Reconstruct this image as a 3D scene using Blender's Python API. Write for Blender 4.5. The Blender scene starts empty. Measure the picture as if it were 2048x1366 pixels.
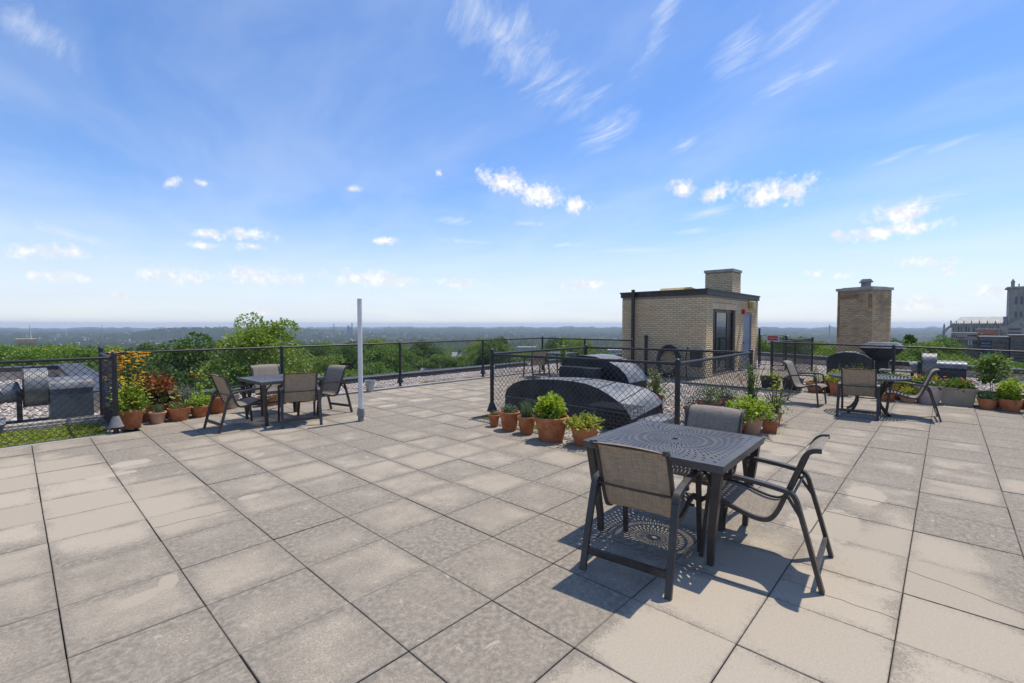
import bpy, bmesh, math, random
import numpy as np
from mathutils import Vector, Matrix, Euler

R = math.radians
rnd = random.Random(7)
nrng = np.random.default_rng(11)
scene = bpy.context.scene
col = scene.collection

# ------------------------------------------------------------------ camera
EYE = Vector((0.0, 0.0, 1.70))
YAW, PITCH = R(43.0), math.atan(34.0 / 932.0)
cam_data = bpy.data.cameras.new('camera')
cam_data.sensor_width = 36.0
cam_data.lens = 932.0 / 2048.0 * 36.0
cam_data.clip_start = 0.05
cam_data.clip_end = 80000.0
cam = bpy.data.objects.new('camera', cam_data)
col.objects.link(cam)
fwd = Vector((math.cos(PITCH) * math.cos(YAW), math.cos(PITCH) * math.sin(YAW), -math.sin(PITCH)))
cam.location = EYE
cam.rotation_euler = fwd.to_track_quat('-Z', 'Y').to_euler()
scene.camera = cam

HAZE = 1.0 / 19000.0
# ------------------------------------------------------------------ sun, exposure
SUNV = Vector((0.405, -0.045, 1.0)).normalized()
SUN_EL = math.asin(SUNV.z)
sun_data = bpy.data.lights.new('sun', 'SUN')
sun_data.energy = 3.4
sun_data.angle = R(0.53)
sun_data.color = (1.0, 0.915, 0.79)
sun = bpy.data.objects.new('sun', sun_data)
col.objects.link(sun)
sun.rotation_euler = SUNV.to_track_quat('Z', 'Y').to_euler()
sun.location = (0, 0, 30)
scene.view_settings.view_transform = 'Standard'
scene.view_settings.look = 'None'
scene.view_settings.exposure = 0.38
scene.view_settings.gamma = 1.0
scene.view_settings.use_curve_mapping = False
scene.render.engine = 'CYCLES'
scene.cycles.use_denoising = True
scene.cycles.max_bounces = 6
scene.cycles.transparent_max_bounces = 6
scene.cycles.volume_bounces = 0
scene.cycles.sample_clamp_indirect = 6.0

# ------------------------------------------------------------------ node helpers
class NT:
    def __init__(s, tree):
        s.t = tree; s.n = tree.nodes; s.l = tree.links
        s.n.clear()
    def node(s, kind, **kw):
        nd = s.n.new(kind)
        for k, v in kw.items():
            setattr(nd, k, v)
        return nd
    def put(s, sock, v):
        if v is None: return
        if hasattr(v, 'is_output'): s.l.new(v, sock)
        else:
            if hasattr(sock.default_value, '__len__') and not hasattr(v, '__len__'): v = [v] * len(sock.default_value)
            if hasattr(v, '__len__') and len(v) == 3 and len(sock.default_value) == 4: v = (*v, 1)
            sock.default_value = v
    def math(s, op, a, b=None, c=None, clamp=False):
        nd = s.node('ShaderNodeMath', operation=op, use_clamp=clamp)
        for i, v in enumerate((a, b, c)): s.put(nd.inputs[i], v)
        return nd.outputs[0]
    def vmath(s, op, a, b=None, out=0):
        nd = s.node('ShaderNodeVectorMath', operation=op)
        s.put(nd.inputs[0], a)
        if b is not None: s.put(nd.inputs[3 if op == 'SCALE' else 1], b)
        return nd.outputs['Value' if op in ('LENGTH', 'DOT_PRODUCT', 'DISTANCE') else 'Vector']
    def mix(s, f, a, b, mode='MIX'):
        nd = s.node('ShaderNodeMix', data_type='RGBA', blend_type=mode)
        s.put(nd.inputs[0], f); s.put(nd.inputs[6], a); s.put(nd.inputs[7], b)
        return nd.outputs[2]
    def noise(s, vec, scale, detail=3.0, rough=0.55, dist=0.0, color=False):
        nd = s.node('ShaderNodeTexNoise')
        if vec is not None: s.l.new(vec, nd.inputs['Vector'])
        nd.inputs['Scale'].default_value = scale; nd.inputs['Detail'].default_value = detail
        nd.inputs['Roughness'].default_value = rough; nd.inputs['Distortion'].default_value = dist
        return nd.outputs['Color' if color else 'Fac']
    def smooth(s, v, a, b, lo=0.0, hi=1.0):
        nd = s.node('ShaderNodeMapRange', interpolation_type='SMOOTHSTEP')
        s.put(nd.inputs[0], v)
        for i, x in enumerate((a, b, lo, hi)): nd.inputs[i + 1].default_value = x
        return nd.outputs[0]
    def mapping(s, vec, loc=(0, 0, 0), rot=(0, 0, 0), sc=(1, 1, 1), kind='POINT'):
        nd = s.node('ShaderNodeMapping', vector_type=kind)
        s.l.new(vec, nd.inputs[0])
        nd.inputs[1].default_value = loc; nd.inputs[2].default_value = rot; nd.inputs[3].default_value = sc
        return nd.outputs[0]

# ------------------------------------------------------------------ world: sky and clouds
def sky_dir(az, el):
    return Vector((math.cos(R(el))*math.cos(R(az)), math.cos(R(el))*math.sin(R(az)), math.sin(R(el))))

world = bpy.data.worlds.new('World')
scene.world = world
world.use_nodes = True
W = NT(world.node_tree)
tc = W.node('ShaderNodeTexCoord').outputs['Generated']
sky = W.node('ShaderNodeTexSky', sky_type='NISHITA', sun_disc=False)
sky.sun_elevation = SUN_EL
sky.sun_rotation = math.atan2(SUNV.x, SUNV.y)
sky.altitude = 100.0; sky.air_density = 1.0; sky.dust_density = 0.15; sky.ozone_density = 2.0
hsv = W.node('ShaderNodeHueSaturation')
W.l.new(sky.outputs[0], hsv.inputs['Color'])
hsv.inputs['Saturation'].default_value = 1.24
hsv.inputs['Value'].default_value = 0.90
skycol = W.mix(1.0, hsv.outputs[0], (0.93, 0.905, 1.03, 1), 'MULTIPLY')
sep = W.node('ShaderNodeSeparateXYZ'); W.l.new(tc, sep.inputs[0])
dz = sep.outputs[2]
# high thin cirrus on a flat layer, streaks running toward a bearing of 75 degrees
den = W.math('ADD', W.math('MAXIMUM', dz, 0.0), 0.10)
cmb = W.node('ShaderNodeCombineXYZ'); W.l.new(W.math('DIVIDE', sep.outputs[0], den), cmb.inputs[0]); W.l.new(W.math('DIVIDE', sep.outputs[1], den), cmb.inputs[1])
pl = W.mapping(cmb.outputs[0], rot=(0, 0, R(-74.6)))
warp = W.noise(pl, 0.9, 2.0, color=True)
warped = W.vmath('ADD', pl, W.vmath('SCALE', W.vmath('SUBTRACT', warp, (0.5, 0.5, 0.5)), 0.7))
streak = W.noise(W.mapping(warped, sc=(0.55, 2.1, 1)), 1.15, 6.0, 0.6)
fine = W.noise(W.mapping(warped, sc=(5.0, 1.5, 1)), 3.2, 4.0, 0.6)
patch = W.noise(pl, 0.55, 2.0)
cir = W.math('MULTIPLY', W.smooth(streak, 0.50, 0.80), W.smooth(patch, 0.42, 0.66))
cir = W.math('MULTIPLY', cir, W.math('ADD', W.math('MULTIPLY', fine, 0.9), 0.35))
cir = W.math('MULTIPLY', cir, 0.16, clamp=True)
# low veil of bright haze toward the horizon
veil_n = W.noise(W.mapping(tc, sc=(2.0, 2.0, 14.0)), 2.0, 5.0, 0.6)
lowness = W.smooth(dz, 0.0, 0.27, 1.0, 0.0)
veil = W.math('MULTIPLY', lowness, W.math('ADD', W.math('MULTIPLY', veil_n, 0.72), 0.42))
veil = W.math('MULTIPLY', veil, 1.0, clamp=True)
# separate clouds: each an ellipse on the sky with a ragged edge
def cloud_set(items):
    d = None
    for (az, el, w, h, tilt) in items:      # bearing, elevation, half width, half height, tilt, all in degrees
        c = sky_dir(az, el)
        rt = Vector((c.y, -c.x, 0)).normalized(); up = rt.cross(c).normalized()
        if up.z < 0: up = -up
        ca, sa = math.cos(R(tilt)), math.sin(R(tilt))
        a = rt * ca + up * sa; b = up * ca - rt * sa
        m = Matrix((a, b, c)).transposed()
        o = W.mapping(tc, loc=c, rot=m.to_euler(), sc=(R(w), R(h), 0.5), kind='TEXTURE')
        ln = W.vmath('LENGTH', o)
        d = ln if d is None else W.math('MINIMUM', d, ln)
    return d
puffs = [(43.9,16.6,3.69,1.40,-12),(39.9,15.5,4.14,1.26,-8),(35.1,14.0,1.86,1.12,0),(23.3,15.2,1.75,0.99,-15),(19.4,14.4,2.37,1.10,10),(14.8,13.7,3.94,1.50,4),(12.5,13.8,3.10,1.34,0),(4.4,8.8,4.71,0.85,2),
         (3.7,10.3,2.71,1.22,0),(8.4,9.0,0.73,0.60,0),(72.3,9.5,2.95,0.76,0),(76.0,9.2,2.10,0.61,0),(76.6,8.0,1.47,0.48,0),(72.1,8.3,1.55,0.57,0),(88.6,6.3,1.76,0.97,8),(86.0,6.4,2.17,0.80,0),
         (88.4,4.1,0.84,0.51,0),(86.4,4.2,2.49,0.69,0),(78.8,4.8,4.83,1.01,0),(71.7,5.1,4.31,1.28,0),(67.7,5.0,1.62,0.86,0),(60.2,5.4,6.75,1.19,0),(56.5,5.2,2.89,0.85,0),(49.0,5.0,2.96,0.80,0),
         (78.8,13.7,0.70,0.80,-50),(76.3,14.1,0.78,0.41,0),(61.7,15.3,0.95,0.40,0),(51.9,17.6,0.56,0.41,0),(58.1,9.7,1.84,0.56,0),(34.4,4.8,3.83,0.80,0),(10.2,5.2,1.12,0.61,0),(7.7,4.9,1.21,0.54,0),
         (1.9,1.9,3.38,0.89,0),(1.6,5.7,2.78,0.66,0),(0.1,4.8,0.65,0.64,0),(71.1,1.5,1.58,0.65,0),(23.7,1.2,2.83,0.70,0),(83.0,2.8,0.80,0.45,0),(-2.9,2.9,2.08,0.82,0)]
dmin = cloud_set(puffs)
en = W.noise(tc, 34.0, 6.0, 0.62)
en2 = W.noise(tc, 110.0, 4.0, 0.6)
edge = W.math('ADD', W.math('MULTIPLY', W.math('SUBTRACT', en, 0.5), 2.3), W.math('MULTIPLY', W.math('SUBTRACT', en2, 0.5), 1.0))
puff = W.smooth(W.math('ADD', W.math('SUBTRACT', 0.98, dmin), edge), 0.0, 0.95)
puff = W.math('MULTIPLY', puff, W.smooth(dmin, 1.1, 2.0, 1.0, 0.0))
puff = W.math('MULTIPLY', puff, W.smooth(dz, 0.0, 0.22, 0.70, 1.0))
wisps = [(31.6,21.7,6.34,1.87,22),(22.9,19.6,3.22,0.96,18),(13.6,23.7,5.05,1.25,26),(10.1,24.2,5.07,1.01,24),(17.4,27.5,4.57,1.25,34),(43.8,31.2,5.65,2.05,55),(0.0,15.6,3.63,0.56,13),(4.3,15.3,3.65,0.46,14),
         (20.2,12.4,4.82,1.10,6),(21.7,10.5,3.58,0.56,2),(50.5,12.4,4.43,0.83,-2),(40.8,12.1,5.36,0.60,-3),(49.0,10.0,5.68,0.42,-3),(28.3,8.7,7.59,0.58,-2),(36.6,9.6,4.79,0.48,0),(25.2,31.7,1.94,3.89,-30),
         (88.3,23.5,5.81,1.94,-20),(85.9,7.9,6.63,1.15,-14),(1.7,11.2,7.18,0.99,10),(11.9,27.8,6.82,1.18,30)]
fibre = W.math('ADD', 0.35, W.math('MULTIPLY', W.smooth(W.noise(W.mapping(warped, sc=(1.6, 8.0, 1)), 3.4, 7.0, 0.7, 0.5), 0.28, 0.74), 0.85))
wd = cloud_set(wisps)
wisp = W.smooth(W.math('ADD', W.math('SUBTRACT', 1.0, wd), W.math('MULTIPLY', W.math('SUBTRACT', W.noise(W.mapping(warped, sc=(1.2, 5.0, 1)), 3.0, 6.0, 0.65), 0.5), 1.5)), 0.0, 1.3)
wisp = W.math('MULTIPLY', W.math('MULTIPLY', W.math('MULTIPLY', wisp, W.smooth(wd, 0.8, 1.9, 1.0, 0.0)), 0.56), fibre)
sheet = W.smooth(W.noise(W.mapping(warped, sc=(0.7, 1.7, 1)), 0.8, 6.0, 0.6), 0.34, 0.72, 0.04, 0.24)
thin = W.math('MAXIMUM', W.math('MAXIMUM', cir, wisp), sheet)
c1 = W.mix(veil, skycol, (3.9, 4.35, 4.95, 1))
c2 = W.mix(thin, c1, (4.6, 4.9, 5.3, 1))
shade = W.smooth(W.noise(W.mapping(tc, loc=(0, 0, 0.012)), 46.0, 4.0, 0.6), 0.40, 0.62)
c3 = W.mix(puff, c2, W.mix(shade, (4.35, 4.45, 4.75, 1), (5.6, 5.55, 5.5, 1)))
bg = W.node('ShaderNodeBackground'); W.l.new(c3, bg.inputs[0]); bg.inputs[1].default_value = 0.15
wo = W.node('ShaderNodeOutputWorld'); W.l.new(bg.outputs[0], wo.inputs[0])
world.cycles.sampling_method = 'MANUAL'
world.cycles.sample_map_resolution = 512

# ------------------------------------------------------------------ mesh helpers
class MB:
    """collects shapes, then becomes one mesh object"""
    def __init__(s): s.v = []; s.f = []; s.m = []
    def add(s, vs, fs, mi=0):
        b = len(s.v); s.v += [tuple(p) for p in vs]; s.f += [tuple(i + b for i in f) for f in fs]; s.m += [mi] * len(fs)
        return s
    def box(s, lo, hi, mi=0, M=None):
        x0, y0, z0 = lo; x1, y1, z1 = hi
        vs = [Vector(p) for p in ((x0,y0,z0),(x1,y0,z0),(x1,y1,z0),(x0,y1,z0),(x0,y0,z1),(x1,y0,z1),(x1,y1,z1),(x0,y1,z1))]
        if M is not None: vs = [M @ p for p in vs]
        return s.add(vs, [(0,3,2,1),(4,5,6,7),(0,1,5,4),(1,2,6,5),(2,3,7,6),(3,0,4,7)], mi)
    def cbox(s, lo, hi, c=0.005, mi=0):
        """box with chamfered vertical and top edges"""
        x0, y0, z0 = lo; x1, y1, z1 = hi
        def ring(i, z): return [(x0+i,y0,z),(x1-i,y0,z),(x1,y0+i,z),(x1,y1-i,z),(x1-i,y1,z),(x0+i,y1,z),(x0,y1-i,z),(x0,y0+i,z)]
        a = ring(c, z0); b = ring(c, z1 - c)
        t = [(min(max(p[0], x0+c), x1-c), min(max(p[1], y0+c), y1-c), z1) for p in ring(c, z1)]
        t4 = [(x0+c,y0+c,z1),(x1-c,y0+c,z1),(x1-c,y1-c,z1),(x0+c,y1-c,z1)]
        vs = a + b + t4
        fs = [tuple(range(7, -1, -1))] + [(i, (i+1) % 8, 8 + (i+1) % 8, 8 + i) for i in range(8)]
        fs += [(8,9,17,16),(10,11,18,17),(12,13,19,18),(14,15,16,19),(9,10,17),(11,12,18),(13,14,19),(15,8,16),(16,17,18,19)]
        return s.add(vs, fs, mi)
    def tube(s, pts, r, n=8, mi=0, flat=None, caps=True, up=None):
        """sweep along pts; r = radius or list; flat=(w,h) makes a rectangular bar whose w axis is 'up'-perpendicular"""
        P = [Vector(p) for p in pts]; k = len(P)
        rings = []
        N = None
        for i in range(k):
            t = (P[min(i+1, k-1)] - P[max(i-1, 0)]).normalized()
            if up is not None:
                N = Vector(up) - t * t.dot(Vector(up))
                N = N.normalized()
            elif N is None:
                a = Vector((0,0,1)) if abs(t.z) < 0.9 else Vector((1,0,0)); N = (a - t * t.dot(a)).normalized()
            else:
                N = (N - t * t.dot(N)).normalized()
            B = t.cross(N)
            if flat:
                w, h = flat[i] if isinstance(flat, list) else flat
                rings.append([P[i] + N*(h/2)*sy + B*(w/2)*sx for sx, sy in ((-1,-1),(1,-1),(1,1),(-1,1))])
            else:
                rr = r[i] if isinstance(r, (list, tuple)) else r
                rings.append([P[i] + (N*math.cos(2*math.pi*j/n) + B*math.sin(2*math.pi*j/n))*rr for j in range(n)])
        n = len(rings[0]); vs = [p for q in rings for p in q]
        fs = [(i*n+j, i*n+(j+1) % n, (i+1)*n+(j+1) % n, (i+1)*n+j) for i in range(k-1) for j in range(n)]
        if caps: fs += [tuple(range(n-1, -1, -1)), tuple((k-1)*n+j for j in range(n))]
        return s.add(vs, fs, mi)
    def lathe(s, prof, c=(0,0,0), n=24, mi=0, cap=True):
        vs = []; m = len(prof)
        for r, z in prof: vs += [(c[0]+r*math.cos(2*math.pi*j/n), c[1]+r*math.sin(2*math.pi*j/n), c[2]+z) for j in range(n)]
        fs = [(i*n+j, i*n+(j+1) % n, (i+1)*n+(j+1) % n, (i+1)*n+j) for i in range(m-1) for j in range(n)]
        if cap: fs += [tuple(range(n-1, -1, -1)), tuple((m-1)*n+j for j in range(n))]
        return s.add(vs, fs, mi)
    def prism(s, poly, axis, a, b, mi=0):
        """extrude a polygon (list of 2-tuples) along axis 'x','y' or 'z' from a to b"""
        f = {'x': lambda p, t: (t, p[0], p[1]), 'y': lambda p, t: (p[0], t, p[1]), 'z': lambda p, t: (p[0], p[1], t)}[axis]
        n = len(poly); vs = [f(p, a) for p in poly] + [f(p, b) for p in poly]
        return s.add(vs, [tuple(range(n-1, -1, -1)), tuple(range(n, 2*n))] + [(i, (i+1) % n, n+(i+1) % n, n+i) for i in range(n)], mi)
    def mesh(s, name, mats, smooth=False, fix=True):
        me = bpy.data.meshes.new(name)
        me.from_pydata(s.v, [], s.f)
        for m in (mats if isinstance(mats, (list, tuple)) else [mats]): me.materials.append(m)
        if any(s.m): me.polygons.foreach_set('material_index', s.m)
        if fix:
            bm = bmesh.new(); bm.from_mesh(me); bmesh.ops.recalc_face_normals(bm, faces=bm.faces); bm.to_mesh(me); bm.free()
        if smooth:
            me.polygons.foreach_set('use_smooth', [True] * len(me.polygons))
            me.set_sharp_from_angle(angle=R(38))
        me.update()
        return me
    def build(s, name, mats, parent=None, smooth=False, loc=None, fix=True):
        return link(name, s.mesh(name, mats, smooth, fix), parent, loc)

def link(name, me, parent=None, loc=None):
    o = bpy.data.objects.new(name, me); col.objects.link(o)
    if parent is not None: o.parent = parent
    if loc is not None: o.location = loc
    return o
def empty(name, loc=(0,0,0), rz=0.0):
    o = bpy.data.objects.new(name, None); col.objects.link(o)
    o.location = loc; o.rotation_euler = (0, 0, rz); o.empty_display_size = 0.2
    return o
def tag(o, label, cat, group=None):
    o['label'] = label; o['category'] = cat
    if group: o['group'] = group
    return o
def structure(o): o['kind'] = 'structure'; return o
def stuff(o): o['kind'] = 'stuff'; return o
def copy_tree(o, parent=None):
    c = o.copy(); col.objects.link(c); c.parent = parent
    for ch in list(o.children): copy_tree(ch, c)
    return c
def np_mesh(name, V, F, mats, smooth=False, mi=None):
    """fast mesh from numpy arrays; F is (n,3) or (n,4)"""
    me = bpy.data.meshes.new(name)
    n, k = F.shape
    me.vertices.add(len(V)); me.vertices.foreach_set('co', V.astype(np.float32).ravel())
    me.loops.add(n*k); me.loops.foreach_set('vertex_index', F.astype(np.int32).ravel())
    me.polygons.add(n); me.polygons.foreach_set('loop_start', np.arange(0, n*k, k, dtype=np.int32))
    try: me.polygons.foreach_set('loop_total', np.full(n, k, dtype=np.int32))
    except Exception: pass
    for m in (mats if isinstance(mats, (list, tuple)) else [mats]): me.materials.append(m)
    if mi is not None: me.polygons.foreach_set('material_index', mi.astype(np.int32))
    if smooth: me.polygons.foreach_set('use_smooth', np.ones(n, dtype=bool))
    me.update(calc_edges=True); me.validate()
    return me
def text_mesh(name, body, size, mat, extrude=0.0):
    cu = bpy.data.curves.new(name, 'FONT'); cu.body = body; cu.size = size
    cu.align_x = 'CENTER'; cu.align_y = 'CENTER'; cu.extrude = extrude; cu.resolution_u = 3
    o = bpy.data.objects.new(name, cu); col.objects.link(o)
    dg = bpy.context.evaluated_depsgraph_get()
    me = bpy.data.meshes.new_from_object(o.evaluated_get(dg)); me.name = name
    bpy.data.objects.remove(o); bpy.data.curves.remove(cu)
    me.materials.clear(); me.materials.append(mat)
    return me

# ------------------------------------------------------------------ materials
def new_mat(name):
    m = bpy.data.materials.new(name); m.use_nodes = True
    return m, NT(m.node_tree)
def finish(T, bsdf):
    o = T.node('ShaderNodeOutputMaterial'); T.l.new(bsdf, o.inputs[0]); return o
def pbsdf(T, color, rough=0.6, metal=0.0, normal=None, spec=0.5):
    b = T.node('ShaderNodeBsdfPrincipled')
    T.put(b.inputs['Base Color'], color); T.put(b.inputs['Roughness'], rough); T.put(b.inputs['Metallic'], metal)
    b.inputs['Specular IOR Level'].default_value = spec
    if normal is not None: T.l.new(normal, b.inputs['Normal'])
    return b.outputs[0]
def bump(T, h, strength=0.3, dist=0.01):
    b = T.node('ShaderNodeBump'); T.l.new(h, b.inputs['Height']); b.inputs['Strength'].default_value = strength; b.inputs['Distance'].default_value = dist
    return b.outputs[0]
def mottled(name, c1, c2, scale=4.0, rough=0.6, metal=0.0, bump_s=0.0, bump_scale=None, detail=4.0, sc=(1,1,1), spec=0.5, lo=0.35, hi=0.65, space='Object'):
    m, T = new_mat(name)
    co = T.node('ShaderNodeTexCoord').outputs[space] if space != 'World' else T.node('ShaderNodeNewGeometry').outputs['Position']
    v = T.mapping(co, sc=sc)
    n = T.noise(v, scale, detail, 0.6)
    f = T.smooth(n, lo, hi)
    nm = bump(T, T.noise(v, bump_scale or scale * 6, 3.0), bump_s, 0.01) if bump_s else None
    rr = T.math('ADD', T.math('MULTIPLY', T.math('SUBTRACT', n, 0.5), 0.35), rough, clamp=True)
    finish(T, pbsdf(T, T.mix(f, c1, c2), rr, metal, nm, spec))
    return m
def leaf_mat(name, cols, rough=0.55, trans=0.35, spec=0.3):
    """leaves: colour differs from leaf to leaf, some light passes through"""
    m, T = new_mat(name)
    g = T.node('ShaderNodeNewGeometry')
    rp = T.node('ShaderNodeValToRGB'); T.l.new(g.outputs['Random Per Island'], rp.inputs[0])
    el = rp.color_ramp.elements
    while len(el) < len(cols): el.new(0.5)
    for i, c in enumerate(cols): el[i].position = i / max(1, len(cols) - 1); el[i].color = (*c, 1)
    b = pbsdf(T, rp.outputs[0], rough, 0, None, spec)
    tr = T.node('ShaderNodeBsdfTranslucent'); T.l.new(T.mix(1.0, rp.outputs[0], (1.25, 1.2, 0.5, 1), 'MULTIPLY'), tr.inputs[0])
    mx = T.node('ShaderNodeMixShader'); mx.inputs[0].default_value = trans
    T.l.new(b, mx.inputs[1]); T.l.new(tr.outputs[0], mx.inputs[2])
    finish(T, mx.outputs[0])
    return m
def island_mat(name, cols, rough=0.8, bump_s=0.3, bscale=60):
    m, T = new_mat(name)
    g = T.node('ShaderNodeNewGeometry')
    rp = T.node('ShaderNodeValToRGB'); T.l.new(g.outputs['Random Per Island'], rp.inputs[0])
    el = rp.color_ramp.elements
    while len(el) < len(cols): el.new(0.5)
    for i, c in enumerate(cols): el[i].position = i / max(1, len(cols) - 1); el[i].color = (*c, 1)
    n = T.noise(g.outputs['Position'], bscale, 4.0)
    c = T.mix(0.5, rp.outputs[0], T.mix(n, (0.55,0.55,0.55,1), (1.3,1.3,1.3,1)), 'MULTIPLY')
    finish(T, pbsdf(T, c, rough, 0, bump(T, n, bump_s, 0.004) if bump_s else None))
    return m

MT = {}
MT['metal_dark'] = mottled('bronze_powder_coat', (0.034,0.029,0.025), (0.058,0.050,0.043), 9, 0.42, 0.0, 0.05, 220)
MT['table_metal'] = mottled('grey_powder_coat', (0.066,0.063,0.060), (0.092,0.087,0.082), 5, 0.42, 0.0, 0.04, 260)
MT['fence'] = mottled('black_vinyl_coating', (0.009,0.010,0.012), (0.022,0.022,0.025), 7, 0.45, 0.0, 0.05, 90)
MT['wire'] = mottled('vinyl_wire', (0.020,0.020,0.022), (0.040,0.040,0.042), 20, 0.34)
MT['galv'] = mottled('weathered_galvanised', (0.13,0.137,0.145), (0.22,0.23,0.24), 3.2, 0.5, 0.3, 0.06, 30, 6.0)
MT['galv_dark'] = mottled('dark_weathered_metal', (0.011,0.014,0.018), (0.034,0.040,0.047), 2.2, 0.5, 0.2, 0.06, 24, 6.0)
MT['galv_slate'] = mottled('slate_galvanised', (0.06,0.075,0.085), (0.12,0.14,0.15), 3.0, 0.5, 0.3, 0.06, 24, 6.0)
MT['galv_corr'] = mottled('ribbed_galvanised', (0.12,0.125,0.125), (0.25,0.255,0.255), 2.0, 0.5, 0.4, 0.0, None, 5.0, (1,1,2.5))
def terracotta(name, c1, c2, salt):
    m, T = new_mat(name)
    p = T.node('ShaderNodeNewGeometry').outputs['Position']
    n = T.noise(p, 7.0, 6.0, 0.6); s = T.noise(T.mapping(p, sc=(1, 1, 0.45)), 11.0, 6.0, 0.7); f = T.noise(p, 80.0, 3.0)
    c = T.mix(T.smooth(n, 0.35, 0.65), c1, c2)
    c = T.mix(T.math('MULTIPLY', T.smooth(s, 0.54, 0.74), salt), c, (0.55, 0.44, 0.36, 1))
    c = T.mix(T.math('MULTIPLY', T.smooth(T.noise(p, 5.0, 5.0, 0.65), 0.58, 0.72), 0.45), c, (0.11, 0.055, 0.035, 1))
    finish(T, pbsdf(T, c, 0.88, 0, bump(T, f, 0.2, 0.004), 0.2)); return m
MT['terra'] = terracotta('terracotta', (0.36,0.125,0.055,1), (0.47,0.19,0.09,1), 0.45)
MT['terra_dark'] = terracotta('dark_terracotta', (0.17,0.05,0.03,1), (0.27,0.095,0.05,1), 0.2)
MT['terra_pale'] = mottled('pale_terracotta', (0.42,0.24,0.16), (0.50,0.31,0.22), 5, 0.85, 0, 0.12, 60, spec=0.2)
MT['planter_beige'] = mottled('beige_resin', (0.33,0.27,0.20), (0.40,0.33,0.25), 4, 0.7, 0, 0.06, 50)
MT['planter_mauve'] = mottled('mauve_resin', (0.42,0.33,0.31), (0.50,0.41,0.38), 4, 0.6, 0, 0.04, 50)
MT['planter_black'] = mottled('black_plastic', (0.012,0.013,0.014), (0.03,0.03,0.03), 5, 0.5)
MT['soil'] = mottled('potting_soil', (0.018,0.012,0.008), (0.05,0.035,0.024), 30, 0.95, 0, 0.6, 90)
MT['pole_white'] = mottled('white_painted_pipe', (0.60,0.59,0.56), (0.70,0.69,0.66), 3, 0.45)
MT['pole_base'] = mottled('grey_pipe_collar', (0.16,0.16,0.16), (0.25,0.25,0.25), 8, 0.6, 0, 0.1)
MT['bucket'] = mottled('zinc_bucket', (0.38,0.39,0.40), (0.50,0.51,0.52), 6, 0.45, 0.5)
MT['coping'] = mottled('parapet_coping', (0.035,0.035,0.037), (0.075,0.074,0.076), 2.5, 0.5, 0.2, 0.05, 20)
MT['flashing'] = mottled('parapet_flashing', (0.30,0.26,0.22), (0.44,0.39,0.33), 3, 0.7)
MT['membrane'] = mottled('roof_membrane', (0.34,0.29,0.24), (0.46,0.40,0.34), 2.5, 0.9, 0, 0.3, 40, space='World')
MT['door_glass'] = None
MT['white'] = mottled('white_paint', (0.62,0.62,0.62), (0.75,0.75,0.75), 5, 0.5)
MT['roof_dark'] = mottled('dark_fascia', (0.022,0.020,0.019), (0.042,0.038,0.035), 3, 0.5, 0.1)
MT['door_grey'] = mottled('grey_steel_door', (0.20,0.23,0.29), (0.26,0.29,0.35), 3, 0.5)
MT['frame_dark'] = mottled('dark_bronze_frame', (0.018,0.018,0.020), (0.032,0.032,0.034), 5, 0.35, 0.3)
MT['red'] = mottled('red_plastic', (0.45,0.02,0.02), (0.55,0.035,0.03), 6, 0.4)
MT['yellow'] = mottled('yellowed_housing', (0.42,0.30,0.10), (0.52,0.38,0.15), 6, 0.5)
MT['rust'] = mottled('rusty_iron', (0.06,0.025,0.014), (0.15,0.05,0.025), 12, 0.85, 0.1, 0.2)
MT['concrete'] = mottled('concrete', (0.30,0.28,0.25), (0.40,0.37,0.33), 4, 0.9, 0, 0.2, 50)
MT['bark'] = mottled('bark', (0.05,0.037,0.026), (0.11,0.083,0.06), 5, 0.95, 0, 0.5, 14, sc=(1,1,0.25))
MT['stem'] = mottled('green_stem', (0.05,0.07,0.025), (0.09,0.11,0.04), 12, 0.7)

# sling fabric: woven, streaked, lets a little light through
def sling_material():
    m, T = new_mat('sling_fabric')
    co = T.node('ShaderNodeTexCoord').outputs['Object']
    n1 = T.noise(T.mapping(co, sc=(6, 120, 120)), 2.0, 4.0, 0.7)
    n2 = T.noise(T.mapping(co, sc=(160, 5, 5)), 2.0, 3.0, 0.7)
    n3 = T.noise(co, 5.0, 3.0)
    f = T.math('ADD', T.math('MULTIPLY', n1, 0.55), T.math('MULTIPLY', n2, 0.45))
    c = T.mix(T.smooth(f, 0.36, 0.64), (0.24,0.213,0.178,1), (0.53,0.475,0.40,1))
    c = T.mix(T.math('MULTIPLY', n3, 0.35), c, (0.30,0.268,0.225,1))
    b = pbsdf(T, c, 0.7, 0, bump(T, f, 0.25, 0.002), 0.3)
    tr = T.node('ShaderNodeBsdfTranslucent'); T.l.new(T.mix(1.0, c, (1.3,1.18,1.0,1), 'MULTIPLY'), tr.inputs[0])
    mx = T.node('ShaderNodeMixShader'); mx.inputs[0].default_value = 0.40
    T.l.new(b, mx.inputs[1]); T.l.new(tr.outputs[0], mx.inputs[2]); finish(T, mx.outputs[0])
    return m
MT['sling'] = sling_material()

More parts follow.
